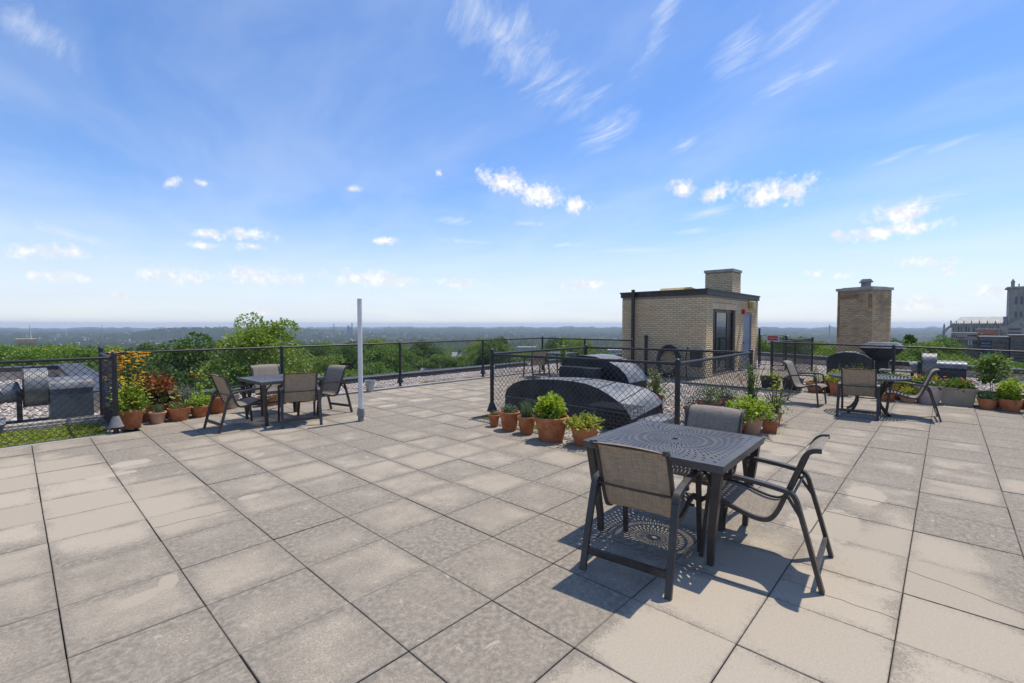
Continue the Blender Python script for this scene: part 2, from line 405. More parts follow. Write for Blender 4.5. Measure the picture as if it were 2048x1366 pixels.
PX, PY, X0, Y0 = 0.610, 0.6155, 0.145, 0.162   # slab pitch and grid origin
def slab_material():
    m, T = new_mat('concrete_paver')
    pos = T.node('ShaderNodeNewGeometry').outputs['Position']
    flatp = T.mapping(pos, sc=(1, 1, 0))
    cell = T.mapping(flatp, loc=(-X0/PX, -Y0/PY, 0), sc=(1/PX, 1/PY, 0))
    fl = T.vmath('FLOOR', cell)
    fr = T.vmath('SUBTRACT', T.vmath('FRACTION', cell), (0.5, 0.5, 0))
    wn = T.node('ShaderNodeTexWhiteNoise', noise_dimensions='2D'); T.l.new(fl, wn.inputs['Vector'])
    sx = T.node('ShaderNodeSeparateXYZ'); T.l.new(fr, sx.inputs[0])
    ed = T.math('MAXIMUM', T.math('ABSOLUTE', sx.outputs[0]), T.math('ABSOLUTE', sx.outputs[1]))   # 0 centre .. 0.5 rim
    # noise shifted per slab so that stains stop at the joints
    shift = T.vmath('SCALE', wn.outputs['Color'], 9.0)
    sp = T.vmath('ADD', flatp, shift)
    big = T.noise(flatp, 0.33, 3.0, 0.5)
    mid = T.noise(sp, 2.6, 5.0, 0.62)
    small = T.noise(flatp, 26.0, 5.0, 0.7)
    speck = T.noise(flatp, 190.0, 2.0, 0.6)
    grit = T.noise(flatp, 75.0, 3.0, 0.7)
    # areas that were walked on or washed stay sandy
    d = None
    for (x, y, rx, ry, a) in ((2.7,0.3,1.7,1.0,10),(1.5,0.5,1.0,0.9,0),(-0.1,6.7,0.95,2.0,0),(3.4,0.1,2.2,0.55,0),(0.45,5.4,0.65,1.0,20)):
        ln = T.vmath('LENGTH', T.mapping(flatp, loc=(x, y, 0), rot=(0,0,R(a)), sc=(rx, ry, 1), kind='TEXTURE'))
        d = ln if d is None else T.math('MINIMUM', d, ln)
    clean = T.smooth(T.math('ADD', d, T.math('MULTIPLY', T.math('SUBTRACT', big, 0.5), 1.3)), 0.55, 1.25, 1.0, 0.0)
    g = T.math('ADD', T.math('MULTIPLY', mid, 0.62), T.math('MULTIPLY', big, 0.55))
    g = T.math('ADD', g, T.math('MULTIPLY', T.math('SUBTRACT', grit, 0.5), 0.85))
    g = T.math('ADD', g, T.math('MULTIPLY', T.math('SUBTRACT', wn.outputs['Value'], 0.5), 0.20))
    g = T.math('ADD', g, T.math('MULTIPLY', T.smooth(ed, 0.30, 0.50), 0.16))
    g = T.math('ADD', g, T.math('MULTIPLY', T.math('SUBTRACT', small, 0.5), 0.70))
    g = T.math('SUBTRACT', g, T.math('MULTIPLY', clean, 0.30))
    grime = T.smooth(g, 0.42, 0.62)
    # sharp-edged peeled patches
    e = None
    for (x, y, rx, ry, a) in PEELED:
        ln = T.vmath('LENGTH', T.mapping(flatp, loc=(x, y, 0), rot=(0,0,R(a)), sc=(rx, ry, 1), kind='TEXTURE'))
        e = ln if e is None else T.math('MINIMUM', e, ln)
    peel = T.smooth(T.math('ADD', e, T.math('MULTIPLY', T.math('SUBTRACT', T.noise(flatp, 8.0, 7.0, 0.7), 0.5), 1.3)), 0.86, 1.06, 1.0, 0.0)
    chips = T.smooth(T.noise(sp, 6.5, 4.0, 0.55, 0.6), 0.675, 0.70)
    peel = T.math('MAXIMUM', peel, T.math('MULTIPLY', chips, 0.75))
    grime = T.math('MULTIPLY', grime, T.math('SUBTRACT', 1.0, peel))
    base = T.mix(wn.outputs['Value'], (0.372,0.320,0.246,1), (0.425,0.368,0.288,1))
    dirty = T.mix(T.smooth(small, 0.35, 0.68), (0.190,0.166,0.132,1), (0.325,0.284,0.226,1))
    c = T.mix(grime, base, dirty)
    c = T.mix(0.6, c, T.mix(speck, (0.60,0.60,0.60,1), (1.40,1.40,1.40,1)), 'MULTIPLY')
    c = T.mix(0.5, c, T.mix(grit, (0.55,0.55,0.55,1), (1.45,1.45,1.45,1)), 'MULTIPLY')
    rim = T.math('MULTIPLY', T.smooth(T.math('ADD', ed, T.math('MULTIPLY', T.math('SUBTRACT', small, 0.5), 0.05)), 0.478, 0.50), 0.35)
    c = T.mix(rim, c, (0.11,0.10,0.09,1))
    nm = bump(T, T.math('ADD', speck, T.math('MULTIPLY', small, 0.6)), 0.28, 0.003)
    finish(T, pbsdf(T, c, 0.9, 0, nm, 0.25))
    return m


def brick_material(name, c1, c2, stain):
    m, T = new_mat(name)
    g = T.node('ShaderNodeNewGeometry')
    rp = T.mix(g.outputs['Random Per Island'], c1, c2)
    n = T.noise(g.outputs['Position'], 40.0, 4.0, 0.65)
    big = T.noise(g.outputs['Position'], 0.9, 4.0, 0.6)
    c = T.mix(0.4, rp, T.mix(n, (0.6,0.6,0.6,1), (1.4,1.4,1.4,1)), 'MULTIPLY')
    c = T.mix(T.math('MULTIPLY', T.smooth(big, 0.48, 0.72), stain), c, (0.12,0.09,0.06,1))
    finish(T, pbsdf(T, c, 0.85, 0, bump(T, n, 0.3, 0.004), 0.25))
    return m
MT['brick'] = brick_material('buff_brick', (0.56,0.425,0.255,1), (0.65,0.515,0.335,1), 0.08)
MT['brick_old'] = brick_material('stained_buff_brick', (0.38,0.285,0.165,1), (0.52,0.40,0.25,1), 0.5)
MT['brick_rust'] = brick_material('rust_stained_brick', (0.26,0.14,0.065,1), (0.38,0.24,0.12,1), 0.4)
MT['mortar'] = mottled('mortar', (0.21,0.175,0.13), (0.29,0.245,0.19), 30, 0.95, 0, 0.3, 90)

def glass_dark():
    m, T = new_mat('dark_glass')
    finish(T, pbsdf(T, (0.02,0.025,0.03,1), 0.04, 0.0, None, 0.9)); return m
MT['glass'] = glass_dark()
LEAF = {
 'green': leaf_mat('leaf_green', [(0.07,0.13,0.022),(0.13,0.21,0.035),(0.19,0.28,0.06)]),
 'lime': leaf_mat('leaf_lime', [(0.16,0.26,0.03),(0.24,0.36,0.05),(0.30,0.42,0.08)]),
 'basil': leaf_mat('leaf_basil', [(0.16,0.26,0.025),(0.29,0.40,0.04),(0.40,0.50,0.08)]),
 'yellowgreen': leaf_mat('leaf_yellow_green', [(0.20,0.25,0.03),(0.32,0.36,0.05),(0.40,0.42,0.09)]),
 'dark': leaf_mat('leaf_dark', [(0.025,0.06,0.015),(0.05,0.10,0.025),(0.07,0.13,0.04)]),
 'sage': leaf_mat('leaf_grey_green', [(0.10,0.13,0.10),(0.17,0.20,0.16),(0.22,0.24,0.21)]),
 'chive': leaf_mat('leaf_blue_green', [(0.06,0.12,0.06),(0.12,0.19,0.11),(0.17,0.23,0.15)]),
 'coleus': leaf_mat('leaf_red_brown', [(0.09,0.022,0.012),(0.20,0.055,0.02),(0.29,0.11,0.04),(0.14,0.035,0.018)]),
 'coleus_pale': leaf_mat('leaf_cream', [(0.42,0.36,0.12),(0.36,0.34,0.12),(0.18,0.08,0.05),(0.40,0.32,0.22)]),
 'petal_gold': leaf_mat('petal_gold', [(0.62,0.27,0.01),(0.75,0.40,0.02),(0.80,0.48,0.03)], trans=0.25),
 'petal_yellow': leaf_mat('petal_yellow', [(0.70,0.58,0.03),(0.78,0.66,0.06)], trans=0.25),
 'petal_orange': leaf_mat('petal_orange', [(0.65,0.12,0.01),(0.75,0.20,0.015)], trans=0.25),
 'petal_red': leaf_mat('petal_red', [(0.55,0.02,0.03),(0.62,0.06,0.08)], trans=0.25),
 'petal_lilac': leaf_mat('petal_lilac', [(0.42,0.28,0.60),(0.55,0.42,0.68)], trans=0.25),
 'sedum': leaf_mat('stonecrop', [(0.13,0.20,0.03),(0.24,0.32,0.045),(0.34,0.38,0.06),(0.20,0.24,0.05)]),
 'sedum_dry': leaf_mat('dry_stonecrop', [(0.14,0.16,0.04),(0.25,0.24,0.08),(0.28,0.15,0.07),(0.16,0.20,0.05)]),
 'tree_a': leaf_mat('tree_leaf_green', [(0.069,0.139,0.025),(0.123,0.221,0.038),(0.192,0.296,0.055)], trans=0.3),
 'tree_b': leaf_mat('tree_leaf_light', [(0.123,0.198,0.030),(0.197,0.287,0.046),(0.282,0.370,0.075)], trans=0.3),
 'tree_c': leaf_mat('tree_leaf_dark', [(0.045,0.098,0.026),(0.084,0.153,0.038),(0.128,0.206,0.055)], trans=0.3),
}
PEELED = [(0.50,3.63,0.13,0.075,20),(0.66,3.72,0.06,0.10,-10),(0.95,7.28,0.20,0.14,0),(0.72,6.88,0.22,0.10,0),(2.16,6.52,0.10,0.05,40),(6.25,8.65,0.30,0.17,0),
          (5.3,8.5,0.24,0.12,0),(5.7,9.4,0.3,0.2,0),(5.75,0.55,0.34,0.16,0),(7.0,1.55,0.25,0.16,0),(7.4,1.25,0.3,0.1,30),(1.55,5.0,0.10,0.07,0),(4.7,0.72,0.42,0.26,0)]
MT['slab'] = slab_material()

# =================================================================== THE ROOF
ROOF_Z = -0.07
roof = MB()
roof_poly = [(-16,-16),(17.9,-16),(27.6,9.5),(27.6,13.5),(1.45,13.5),(1.45,22.0),(-16,22.0)]
roof.prism(roof_poly, 'z', -1.2, ROOF_Z)
roof_o = structure(roof.build('roof', MT['membrane']))

# ---- paving of square concrete slabs
paving = structure(MB().box((-9,-9,ROOF_Z+0.004),(5.72,9.40,-0.052)).box((5.722,-9,ROOF_Z+0.004),(14.38,2.55,-0.0515)).box((5.722,6.22,ROOF_Z+0.004),(13.6,10.9,-0.051))
        .box((1.2,9.402,ROOF_Z+0.004),(5.72,10.9,-0.0525)).box((13.3,2.552,ROOF_Z+0.004),(19.8,5.45,-0.0505))
        .build('terrace_paving', mottled('joint_bed', (0.055,0.048,0.040), (0.09,0.08,0.068), 20, 0.95, space='World')))
def paved(x0, y0, x1, y1):
    cx, cy = (x0+x1)/2, (y0+y1)/2
    if cy < 9.45 and cx < 5.75: return True
    if cx < 14.35 and cy < 2.45: return True
    if cy < 10.9 and ((1.15 < cx < 5.75) or (5.75 <= cx < 13.45 and cy > 6.2)): return True
    if 13.3 < cx < 19.9 and 2.45 <= cy < 5.4: return True
    return False
def clip_region(x0, y0, x1, y1):
    return x0, y0, min(x1, 14.36), y1
FWD2 = Vector((math.cos(YAW), math.sin(YAW))); RT2 = Vector((math.sin(YAW), -math.cos(YAW)))
cells = []
for i in range(-10, 34):
    for j in range(-10, 20):
        x0, y0 = X0 + i*PX, Y0 + j*PY
        if not paved(x0, y0, x0+PX, y0+PY): continue
        c = Vector((x0+PX/2, y0+PY/2)); dep = c.dot(FWD2); lat = c.dot(RT2)
        if dep < 0.9 or abs(lat) > dep*1.13 + 0.9: continue
        # anything under the frame's lower edge is left out unless next to it
        if dep < 1.55: continue
        cells.append((dep*dep, i, j))
cells.sort()
def slab_mesh(name, w, d, t=0.045, c=0.0028):
    return MB().cbox((-w/2,-d/2,-t),(w/2,d/2,0.0), c).mesh(name, MT['slab'])
SL = [slab_mesh('paving_slab', PX-0.0055+dx, PY-0.0045+dy) for dx, dy in ((0,0),(-0.002,0.001),(0.001,-0.0015))]
rest = MB()
CRACKS = {(5,0): ((0.40,0.0),(0.455,1.0)), (6,-1): ((0.32,0.0),(0.62,1.0)), (1,7): ((0.0,0.55),(1.0,0.47)), (0,3): ((0.0,0.62),(1.0,0.57))}
for k, (_, i, j) in enumerate(cells):
    cx, cy = X0+(i+0.5)*PX, Y0+(j+0.5)*PY
    dzv = rnd.uniform(-0.0035, 0.0025)
    if (i, j) in CRACKS:
        (ua, va), (ub, vb) = CRACKS[(i, j)]
        w, d = PX-0.009, PY-0.0065
        N = 9
        line = []
        for q in range(N+1):
            t = q/N; u = ua+(ub-ua)*t; v = va+(vb-va)*t
            if 0 < q < N: u += rnd.uniform(-0.022, 0.022) if ua != 0.0 or ub != 1.0 else 0; v += rnd.uniform(-0.018, 0.018) if (ua == 0.0 and ub == 1.0) else 0
            line.append(((u-0.5)*w, (v-0.5)*d))
        vert = not (ua == 0.0 and ub == 1.0)
        g = 0.0022
        if vert:
            pa = [(-w/2,-d/2)] + [(x-g, y) for x, y in line] + [(-w/2,d/2)]
            pb = [(x+g, y) for x, y in line][::-1] + [(w/2,-d/2),(w/2,d/2)]
            pb = [(w/2,-d/2),(w/2,d/2)] + [(x+g, y) for x, y in line][::-1]
        else:
            pa = [(-w/2,-d/2),(w/2,-d/2)] + [(x, y-g) for x, y in line][::-1]
            pb = [(x, y+g) for x, y in line] + [(w/2,d/2),(-w/2,d/2)]
        for q, pl_ in enumerate((pa, pb)):
            MB().prism(pl_, 'z', -0.045, 0.0).build('paving_slab', MT['slab'], paving, loc=(cx, cy, dzv+0.0015*q))
        continue
    if k < 290:
        o = link('paving_slab', SL[rnd.randrange(3)], paving, (cx+rnd.uniform(-.001,.001), cy+rnd.uniform(-.001,.001), dzv))
        o.rotation_euler = (rnd.uniform(-.0022,.0022), rnd.uniform(-.0022,.0022), rnd.uniform(-.0015,.0015))
    else:
        w, d = PX-0.009, PY-0.0065
        x0, x1, y0, y1 = cx-w/2, min(cx+w/2, 14.37), cy-d/2, cy+d/2
        rest.cbox((x0,y0,dzv-0.045),(x1,y1,dzv), 0.004)
far_slabs = stuff(rest.build('distant_slabs', MT['slab'], paving))

# pale concrete edging strips along the planting beds
edg = MB()
for (a, b) in (((-9,9.40),(1.10,9.56)), ((1.2,10.90),(13.55,11.06)), ((5.66,2.62),(5.735,6.2))): edg.cbox((a[0],a[1],ROOF_Z+0.004),(b[0],b[1],-0.002), 0.006)
structure(edg.build('edging_strip', MT['concrete']))

# ---- gravel, real stones
def ico(sub=0):
    bm = bmesh.new(); bmesh.ops.create_icosphere(bm, subdivisions=1 if sub == 0 else 2, radius=1.0)
    bm.verts.ensure_lookup_table()
    V = np.array([v.co[:] for v in bm.verts]); F = np.array([[v.index for v in f.verts] for f in bm.faces]); bm.free()
    return V, F
IV, IF = ico()
def pebbles(name, pts, z, smin, smax, mat):
    n = len(pts)
    s = nrng.uniform(smin, smax, (n, 1)) * nrng.uniform(0.75, 1.3, (n, 3)); s[:, 2] *= 0.5
    a = nrng.uniform(0, 6.283, n); tl = nrng.uniform(-0.5, 0.5, n)
    V = IV[None, :, :] * (1 + nrng.uniform(-0.16, 0.16, (n, len(IV), 1))) * s[:, None, :]
    y = V[:, :, 1]*np.cos(tl)[:, None] - V[:, :, 2]*np.sin(tl)[:, None]; zz = V[:, :, 1]*np.sin(tl)[:, None] + V[:, :, 2]*np.cos(tl)[:, None]
    x = V[:, :, 0]
    X = x*np.cos(a)[:, None] - y*np.sin(a)[:, None]; Y = x*np.sin(a)[:, None] + y*np.cos(a)[:, None]
    V = np.stack([X + pts[:, 0:1], Y + pts[:, 1:2], zz + z + s[:, 2:3]*0.5], -1).reshape(-1, 3)
    F = (IF[None] + (np.arange(n)*len(IV))[:, None, None]).reshape(-1, 3)
    return np_mesh(name, V, F, mat)
MT['gravel'] = island_mat('river_gravel', [(0.26,0.235,0.215),(0.46,0.40,0.35),(0.62,0.55,0.48),(0.70,0.64,0.57),(0.54,0.44,0.37),(0.34,0.31,0.29)], 0.85, 0.2, 50)
def scatter(x0, y0, x1, y1, dens, keep=lambda x, y: True):
    n = int((x1-x0)*(y1-y0)*dens)
    p = np.stack([nrng.uniform(x0, x1, n), nrng.uniform(y0, y1, n)], 1)
    k = np.array([keep(a, b) for a, b in p], bool) if n else np.zeros(0, bool)
    return p[k]
WDIR = Vector((math.cos(R(65)), math.sin(R(65))))
def east_edge(y): return 22.9 + (y - 1.4) / math.tan(R(65))     # x of the angled parapet
for nm, pts, a, b in (
    ('gravel', np.concatenate([scatter(14.6,-4.5,27,3.6,170, lambda x, y: x < east_edge(y)-0.3 and -y < 0.12*x+1.4), scatter(20.0,3.4,27,7.0,130, lambda x, y: x < east_edge(y)-0.3)]), 0.020, 0.042),
    ('gravel', scatter(5.9,2.6,13.25,6.15,260), 0.016, 0.036),
    ('gravel', scatter(-4.5,11.4,1.2,21.5,130, lambda x, y: -x < 0.13*y), 0.022, 0.048),
    ('gravel', np.concatenate([scatter(1.7,11.1,13.8,13.0,300), scatter(13.6,6.0,27,13.0,60, lambda x, y: y > 8.6 or x < 14.85)]), 0.014, 0.03)):
    stuff(tag(link(nm, pebbles(nm, pts, ROOF_Z, a, b, MT['gravel'])), 'loose pale river gravel covering the flat roof', 'gravel'))

# ---- parapets with dark metal coping
def parapet(name, label, a, b, z0, z1, th, cop, side_lip=True, seg=2.4):
    a, b = Vector((*a, 0)), Vector((*b, 0)); L = (b-a).length; ang = math.atan2(b.y-a.y, b.x-a.x)
    root = empty(name, (a.x, a.y, z0), ang)
    MB().box((0,-th/2+0.02,0),(L,th/2-0.02,z1-z0-0.004)).build('wall', MT['flashing'], root)
    n = max(1, round(L/seg))
    for i in range(n):
        x0, x1 = i*L/n+0.004, (i+1)*L/n-0.004
        m = MB()
        m.prism([(-th/2,z1-z0-cop),(-th/2,z1-z0+0.012),(-th/2+0.015,z1-z0+0.022),(th/2-0.015,z1-z0+0.022),(th/2,z1-z0+0.012),(th/2,z1-z0-cop)], 'x', x0, x1)
        m.build('coping', MT['coping'], root)
    tag(root, label, 'parapet')
    return root
parapet('parapet', 'low parapet with dark double coping behind the long rear fence', (1.75,13.3), (27.4,13.3), -1.2, 0.06, 0.42, 0.09)
MB().box((1.75,12.98,ROOF_Z),(27.2,13.06,-0.02)).build('kerb', MT['coping'], bpy.data.objects['parapet']).matrix_parent_inverse = Matrix.Translation((-1.75,-13.3,1.2))
parapet('parapet', 'dark coped parapet closing the far end of the gravel roof at left', (-9.0,21.8), (1.2,21.8), -1.2, 0.33, 0.50, 0.12)
parapet('parapet', 'wide grey coped parapet running away behind the left exhaust fan', (1.30,12.45), (1.30,22.05), -1.2, 0.345, 0.62, 0.10)
pe0 = (east_edge(-9.0), -9.0); pe1 = (east_edge(9.0), 9.0)
parapet('parapet', 'dark parapet at the edge of the gravel roof beside the brick chimney', pe0, pe1, -1.2, 0.30, 0.42, 0.14)

# =================================================================== FENCES
POST_R = 0.036
def post_mesh(h, r=POST_R, base=0.0):
    m = MB(); m.lathe([(r,base),(r,h-0.05),(r*1.18,h-0.048),(r*1.18,h-0.028),(r*0.95,h-0.008),(r*0.5,h+0.006),(0.004,h+0.010)], n=14)
    return m
def chain_panel(m, a, b, zb, za1, zb1, cell=0.098, wr=0.0030):
    """diamonds between two points: straight diagonal wires both ways"""
    a, b = Vector(a), Vector(b); L = (b-a).length; u = (b-a)/L; nrm = Vector((-u.y, u.x))
    for sgn in (1, -1):
        k = -2.0
        t = -2.0
        while t < L+2.0:
            # wire: x = t + sgn*(z-zb); clip to 0..L and zb..top(x)
            pts = []
            H = 1.3
            lo, hi = 0.0, H
            x0, x1 = t, t+sgn*H
            zz = np.linspace(0, H, 53); xx = t+sgn*zz
            top = za1 + (zb1-za1)*np.clip(xx/L, 0, 1) - zb
            ok = (xx >= 0) & (xx <= L) & (zz <= top)
            if ok.sum() > 2:
                i0, i1 = np.where(ok)[0][[0, -1]]
                def pt(q):
                    p = a + u*xx[q]; return (p.x+nrm.x*0.002*sgn, p.y+nrm.y*0.002*sgn, zb+zz[q])
                m.tube([pt(i0), pt(i1)], wr, 4, caps=False)
            t += cell
def fence(name, label, pts, rail_z, posts, zb=0.03, skirts=(), post_h=None, group=None, mid=None, skirt_mat='fence'):
    """pts: polyline of (x,y); rail_z: rail height at each pt; posts: list of (x,y,height)"""
    o = Vector((*pts[0], 0))
    root = empty(name, o); tag(root, label, 'fence', group)
    T0 = Matrix.Translation(-o)
    def put(mb, nm, mat, smooth=False, st=False):
        mb.v = [tuple(T0 @ Vector(p)) for p in mb.v]
        ob = mb.build(nm, mat, root, smooth)
        if st: stuff(ob)
        return ob
    for (x, y, hgt) in posts:
        pm = post_mesh(hgt); pm.v = [(p[0]+x, p[1]+y, p[2]+ROOF_Z) if p[2] < 0.001 else (p[0]+x, p[1]+y, p[2]) for p in pm.v]
        put(pm, 'post', MT['fence'], True)
    for (x, y) in skirts:
        put(MB().lathe([(0.10,0.10),(0.085,0.135),(0.05,0.24),(0.037,0.27)], (x, y, 0), 16), 'post_collar', MT[skirt_mat], True)
    for i in range(len(pts)-1):
        a, b = pts[i], pts[i+1]; za, zb2 = rail_z[i], rail_z[i+1]
        put(MB().tube([(a[0],a[1],za),(b[0],b[1],zb2)], 0.0215, 10), 'top_rail', MT['fence'], True)
        m = MB(); chain_panel(m, a, b, zb, za+0.015, zb2+0.015)
        m.tube([(a[0],a[1],zb+0.03),(b[0],b[1],zb+0.03)], 0.003, 4)
        if mid: m.tube([(a[0],a[1],mid),(b[0],b[1],mid)], 0.003, 4)
        # ties and knuckles along the rail
        L = math.hypot(b[0]-a[0], b[1]-a[1]); n = int(L/0.098)
        for q in range(n):
            t = (q+0.5)/n; x, y, z = a[0]+(b[0]-a[0])*t, a[1]+(b[1]-a[1])*t, za+(zb2-za)*t
            m.tube([(x-0.004,y-0.004,z-0.03),(x+0.002,y+0.002,z+0.027)], 0.004, 4)
        put(m, 'chain_link_mesh', MT['wire'], False, True)
    return root
fence('chain_link_fence', 'black chain link fence in front of the left exhaust fan', [(-3.2,9.48),(1.07,9.48)], [1.17,1.185], [(1.07,9.48,1.27),(-2.0,9.48,1.25)], skirts=[(1.07,9.48)], skirt_mat='pole_base')
fence('chain_link_fence', 'short chain link return beside the orange coneflowers', [(1.07,9.50),(1.07,11.05)], [1.17,1.19], [(1.07,11.05,1.30)])
fence('chain_link_fence', 'long black chain link fence along the rear edge before the trees', [(1.07,11.09),(13.46,11.0)], [1.18,1.195], [(4.17,11.05,1.21),(7.29,11.03,1.21),(10.43,11.02,1.21),(13.46,11.0,1.25)], skirts=[(7.29,11.03),(10.43,11.02)])
fence('chain_link_fence', 'chain link fence between the rear corner post and the brick penthouse', [(13.46,10.96),(13.46,7.32)], [1.19,1.19], [(13.46,9.12,1.20),(13.46,7.32,1.25)])
enc = [(6.02,6.12),(6.02,2.60),(9.25,2.62),(9.05,6.1)]
fence('chain_link_enclosure', 'square chain link enclosure around the two dark roof ducts', enc+[enc[0]], [1.145,1.18,1.185,1.17,1.16], [(6.02,6.12,1.25),(6.02,2.60,1.24),(9.25,2.62,1.24),(9.05,6.1,1.23)], skirts=[(6.02,6.12)])
fence('chain_link_fence', 'chain link fence along the right terrace edge behind the flower pots', [(14.85,3.65),(14.6,0.95),(14.5,-3.6)], [1.185,1.17,1.07], [(14.85,3.65,1.24),(14.62,0.93,1.21),(14.5,-3.2,1.2)], mid=0.62)
fence('chain_link_fence', 'short chain link fence from the corner post toward the gate', [(14.87,3.65),(20.4,3.66)], [1.185,1.17], [(20.4,3.66,1.23)])
fence('chain_link_fence', 'narrow chain link panel between the gate and the far corner post', [(20.4,3.70),(20.4,4.50)], [1.13,1.13], [(20.4,4.22,1.12),(20.4,4.53,1.27)])
# gate with warning sign
gate = empty('chain_link_gate', (20.4,4.58,0)); tag(gate, 'open-mesh chain link gate beside the brick penthouse holding a warning sign', 'gate')
g = MB()
g.tube([(0,0.02,0.10),(0,0.02,1.27),(0,0.84,1.27),(0,0.84,0.10),(0,0.02,0.10)], 0.019, 8)
g.build('gate_frame', MT['fence'], gate, True)
m = MB(); chain_panel(m, (0,0.03), (0,0.83), 0.11, 1.26, 1.26); stuff(m.build('chain_link_mesh', MT['wire'], gate))
post_mesh(1.55).build('hinge_post', MT['fence'], gate, True, loc=(0,0.90,0))
for z in (0.25, 1.05): MB().tube([(0,0.80,z),(0,0.92,z)], 0.013, 6).build('hinge', MT['fence'], gate)
sg = empty('warning_sign', (20.36,4.98,0.98)); tag(sg, 'red and white warning sign hung on the chain link gate', 'sign')
MB().box((-0.012,-0.215,0.0),(-0.004,0.215,0.29)).build('plate', MT['white'], sg)
MB().box((-0.016,-0.19,0.095),(-0.0121,0.19,0.265)).build('red_panel', MT['red'], sg)
def put_text(body, size, mat, parent, loc, rot, name='lettering', extrude=0.001):
    o = link(name, text_mesh(name, body, size, mat, extrude), parent, loc); o.rotation_euler = rot; return o
put_text('WARNING', 0.085, MT['white'], sg, (-0.0175,0,0.18), (R(90),0,R(-90)))
MB().box((-0.0145,-0.16,0.03),(-0.0122,0.16,0.043)).box((-0.0145,-0.13,0.058),(-0.0122,0.13,0.071)).build('small_print', MT['red'], sg)
# =================================================================== BRICK
def brick_rows(P0, u, n, L, z0, z1, holes=(), bl=0.200, bh=0.0575, j=0.0095, proud=0.006, soldier=None):
    """brick boxes on a wall: P0 start, u along, n outward; holes = (a0,a1,z0,z1) in wall coordinates"""
    V = []; F = []
    row = 0; z = z0
    while z + bh <= z1 + 1e-6:
        a = -(bl + j) / 2 if row % 2 else 0.0
        while a < L:
            s0, s1 = max(a, 0.0), min(a + bl, L)
            segs = [(s0, s1)]
            for (h0, h1, k0, k1) in holes:
                if z + bh > k0 and z < k1:
                    nx = []
                    for p, q in segs:
                        if q <= h0 or p >= h1: nx.append((p, q))
                        else:
                            if p < h0: nx.append((p, h0))
                            if q > h1: nx.append((h1, q))
                    segs = nx
            for p, q in segs:
                if q - p < 0.02: continue
                pr = proud + rnd.uniform(-0.0015, 0.0015)
                b = len(V)
                for dz in (0, bh):
                    for t, o in ((p, 0), (q, 0), (q, pr), (p, pr)):
                        w = P0 + u*t + n*o; V.append((w.x, w.y, z + dz))
                F += [(b+3,b+2,b+6,b+7),(b,b+3,b+7,b+4),(b+2,b+1,b+5,b+6),(b+4,b+7,b+6,b+5),(b,b+1,b+2,b+3)]
            a += bl + j
        z += bh + j; row += 1
    return V, F
def bricks(name, parent, mat, walls, origin):
    V = []; F = []
    for w in walls:
        v, f = brick_rows(*w[0], **w[1]); b = len(V)
        V += v; F += [tuple(i+b for i in q) for q in f]
    V = np.array(V) - np.array(origin); F = np.array(F)
    return stuff(link(name, np_mesh(name, V, F, mat), parent))

# ---- penthouse
BX0, BX1, BY0, BY1, BZ = 14.85, 20.30, 5.53, 8.47, 2.64
pent = empty('brick_penthouse', (BX0, BY0, 0)); tag(pent, 'buff brick rooftop penthouse with dark flat roof and sliding glass door', 'building')
PO = Vector((BX0, BY0, 0))
def loc3(x, y, z): return (x-BX0, y-BY0, z)
core = MB()
core.box(loc3(BX0,BY0+0.16,ROOF_Z), loc3(BX1,BY1,BZ))
DX0, DX1, DZ = 15.45, 17.62, 2.20
GX0, GX1, GZ = 18.50, 19.50, 2.10
for (a, b, c, d) in ((BX0,DX0,ROOF_Z,BZ),(DX0,DX1,DZ,BZ),(DX1,GX0,ROOF_Z,BZ),(GX0,GX1,GZ,BZ),(GX1,BX1,ROOF_Z,BZ),(DX0,DX1,ROOF_Z,0.06)):
    core.box(loc3(a,BY0,c), loc3(b,BY0+0.159,d))
core.build('wall', MT['mortar'], pent)
bricks('brickwork', pent, MT['brick'], [
    ((Vector((BX0,BY1,0)), Vector((0,-1,0)), Vector((-1,0,0)), BY1-BY0+0.006, 0.02, BZ-0.02), {}),
    ((Vector((BX0,BY0,0)), Vector((1,0,0)), Vector((0,-1,0)), BX1-BX0, 0.02, BZ-0.02), dict(holes=[(DX0-BX0-0.005,DX1-BX0+0.005,0.0,DZ+0.21),(GX0-BX0-0.005,GX1-BX0+0.005,-1,GZ+0.01)]))], PO)
# a row of upright bricks over the sliding door
so = MB(); x = DX0-0.06
while x < DX1+0.03: so.box(loc3(x,BY0-0.009,DZ+0.004), loc3(x+0.057,BY0+0.05,DZ+0.203)); x += 0.067
stuff(so.build('lintel_bricks', MT['brick'], pent))
rf = MB(); rf.box(loc3(BX0-0.045,BY0-0.045,BZ), loc3(BX1+0.045,BY1+0.045,BZ+0.175)); rf.box(loc3(BX0-0.07,BY0-0.07,BZ+0.14), loc3(BX1+0.07,BY1+0.07,BZ+0.19))
roof_p = rf.build('flat_roof', MT['roof_dark'], pent)
ht = MB(); ht.prism([(15.9-BX0,BZ+0.192),(17.3-BX0,BZ+0.192),(17.1-BX0,BZ+0.36),(16.6-BX0,BZ+0.40),(16.1-BX0,BZ+0.36)], 'y', 1.2, 2.1); ht.build('roof_hatch', MT['yellow'], roof_p)
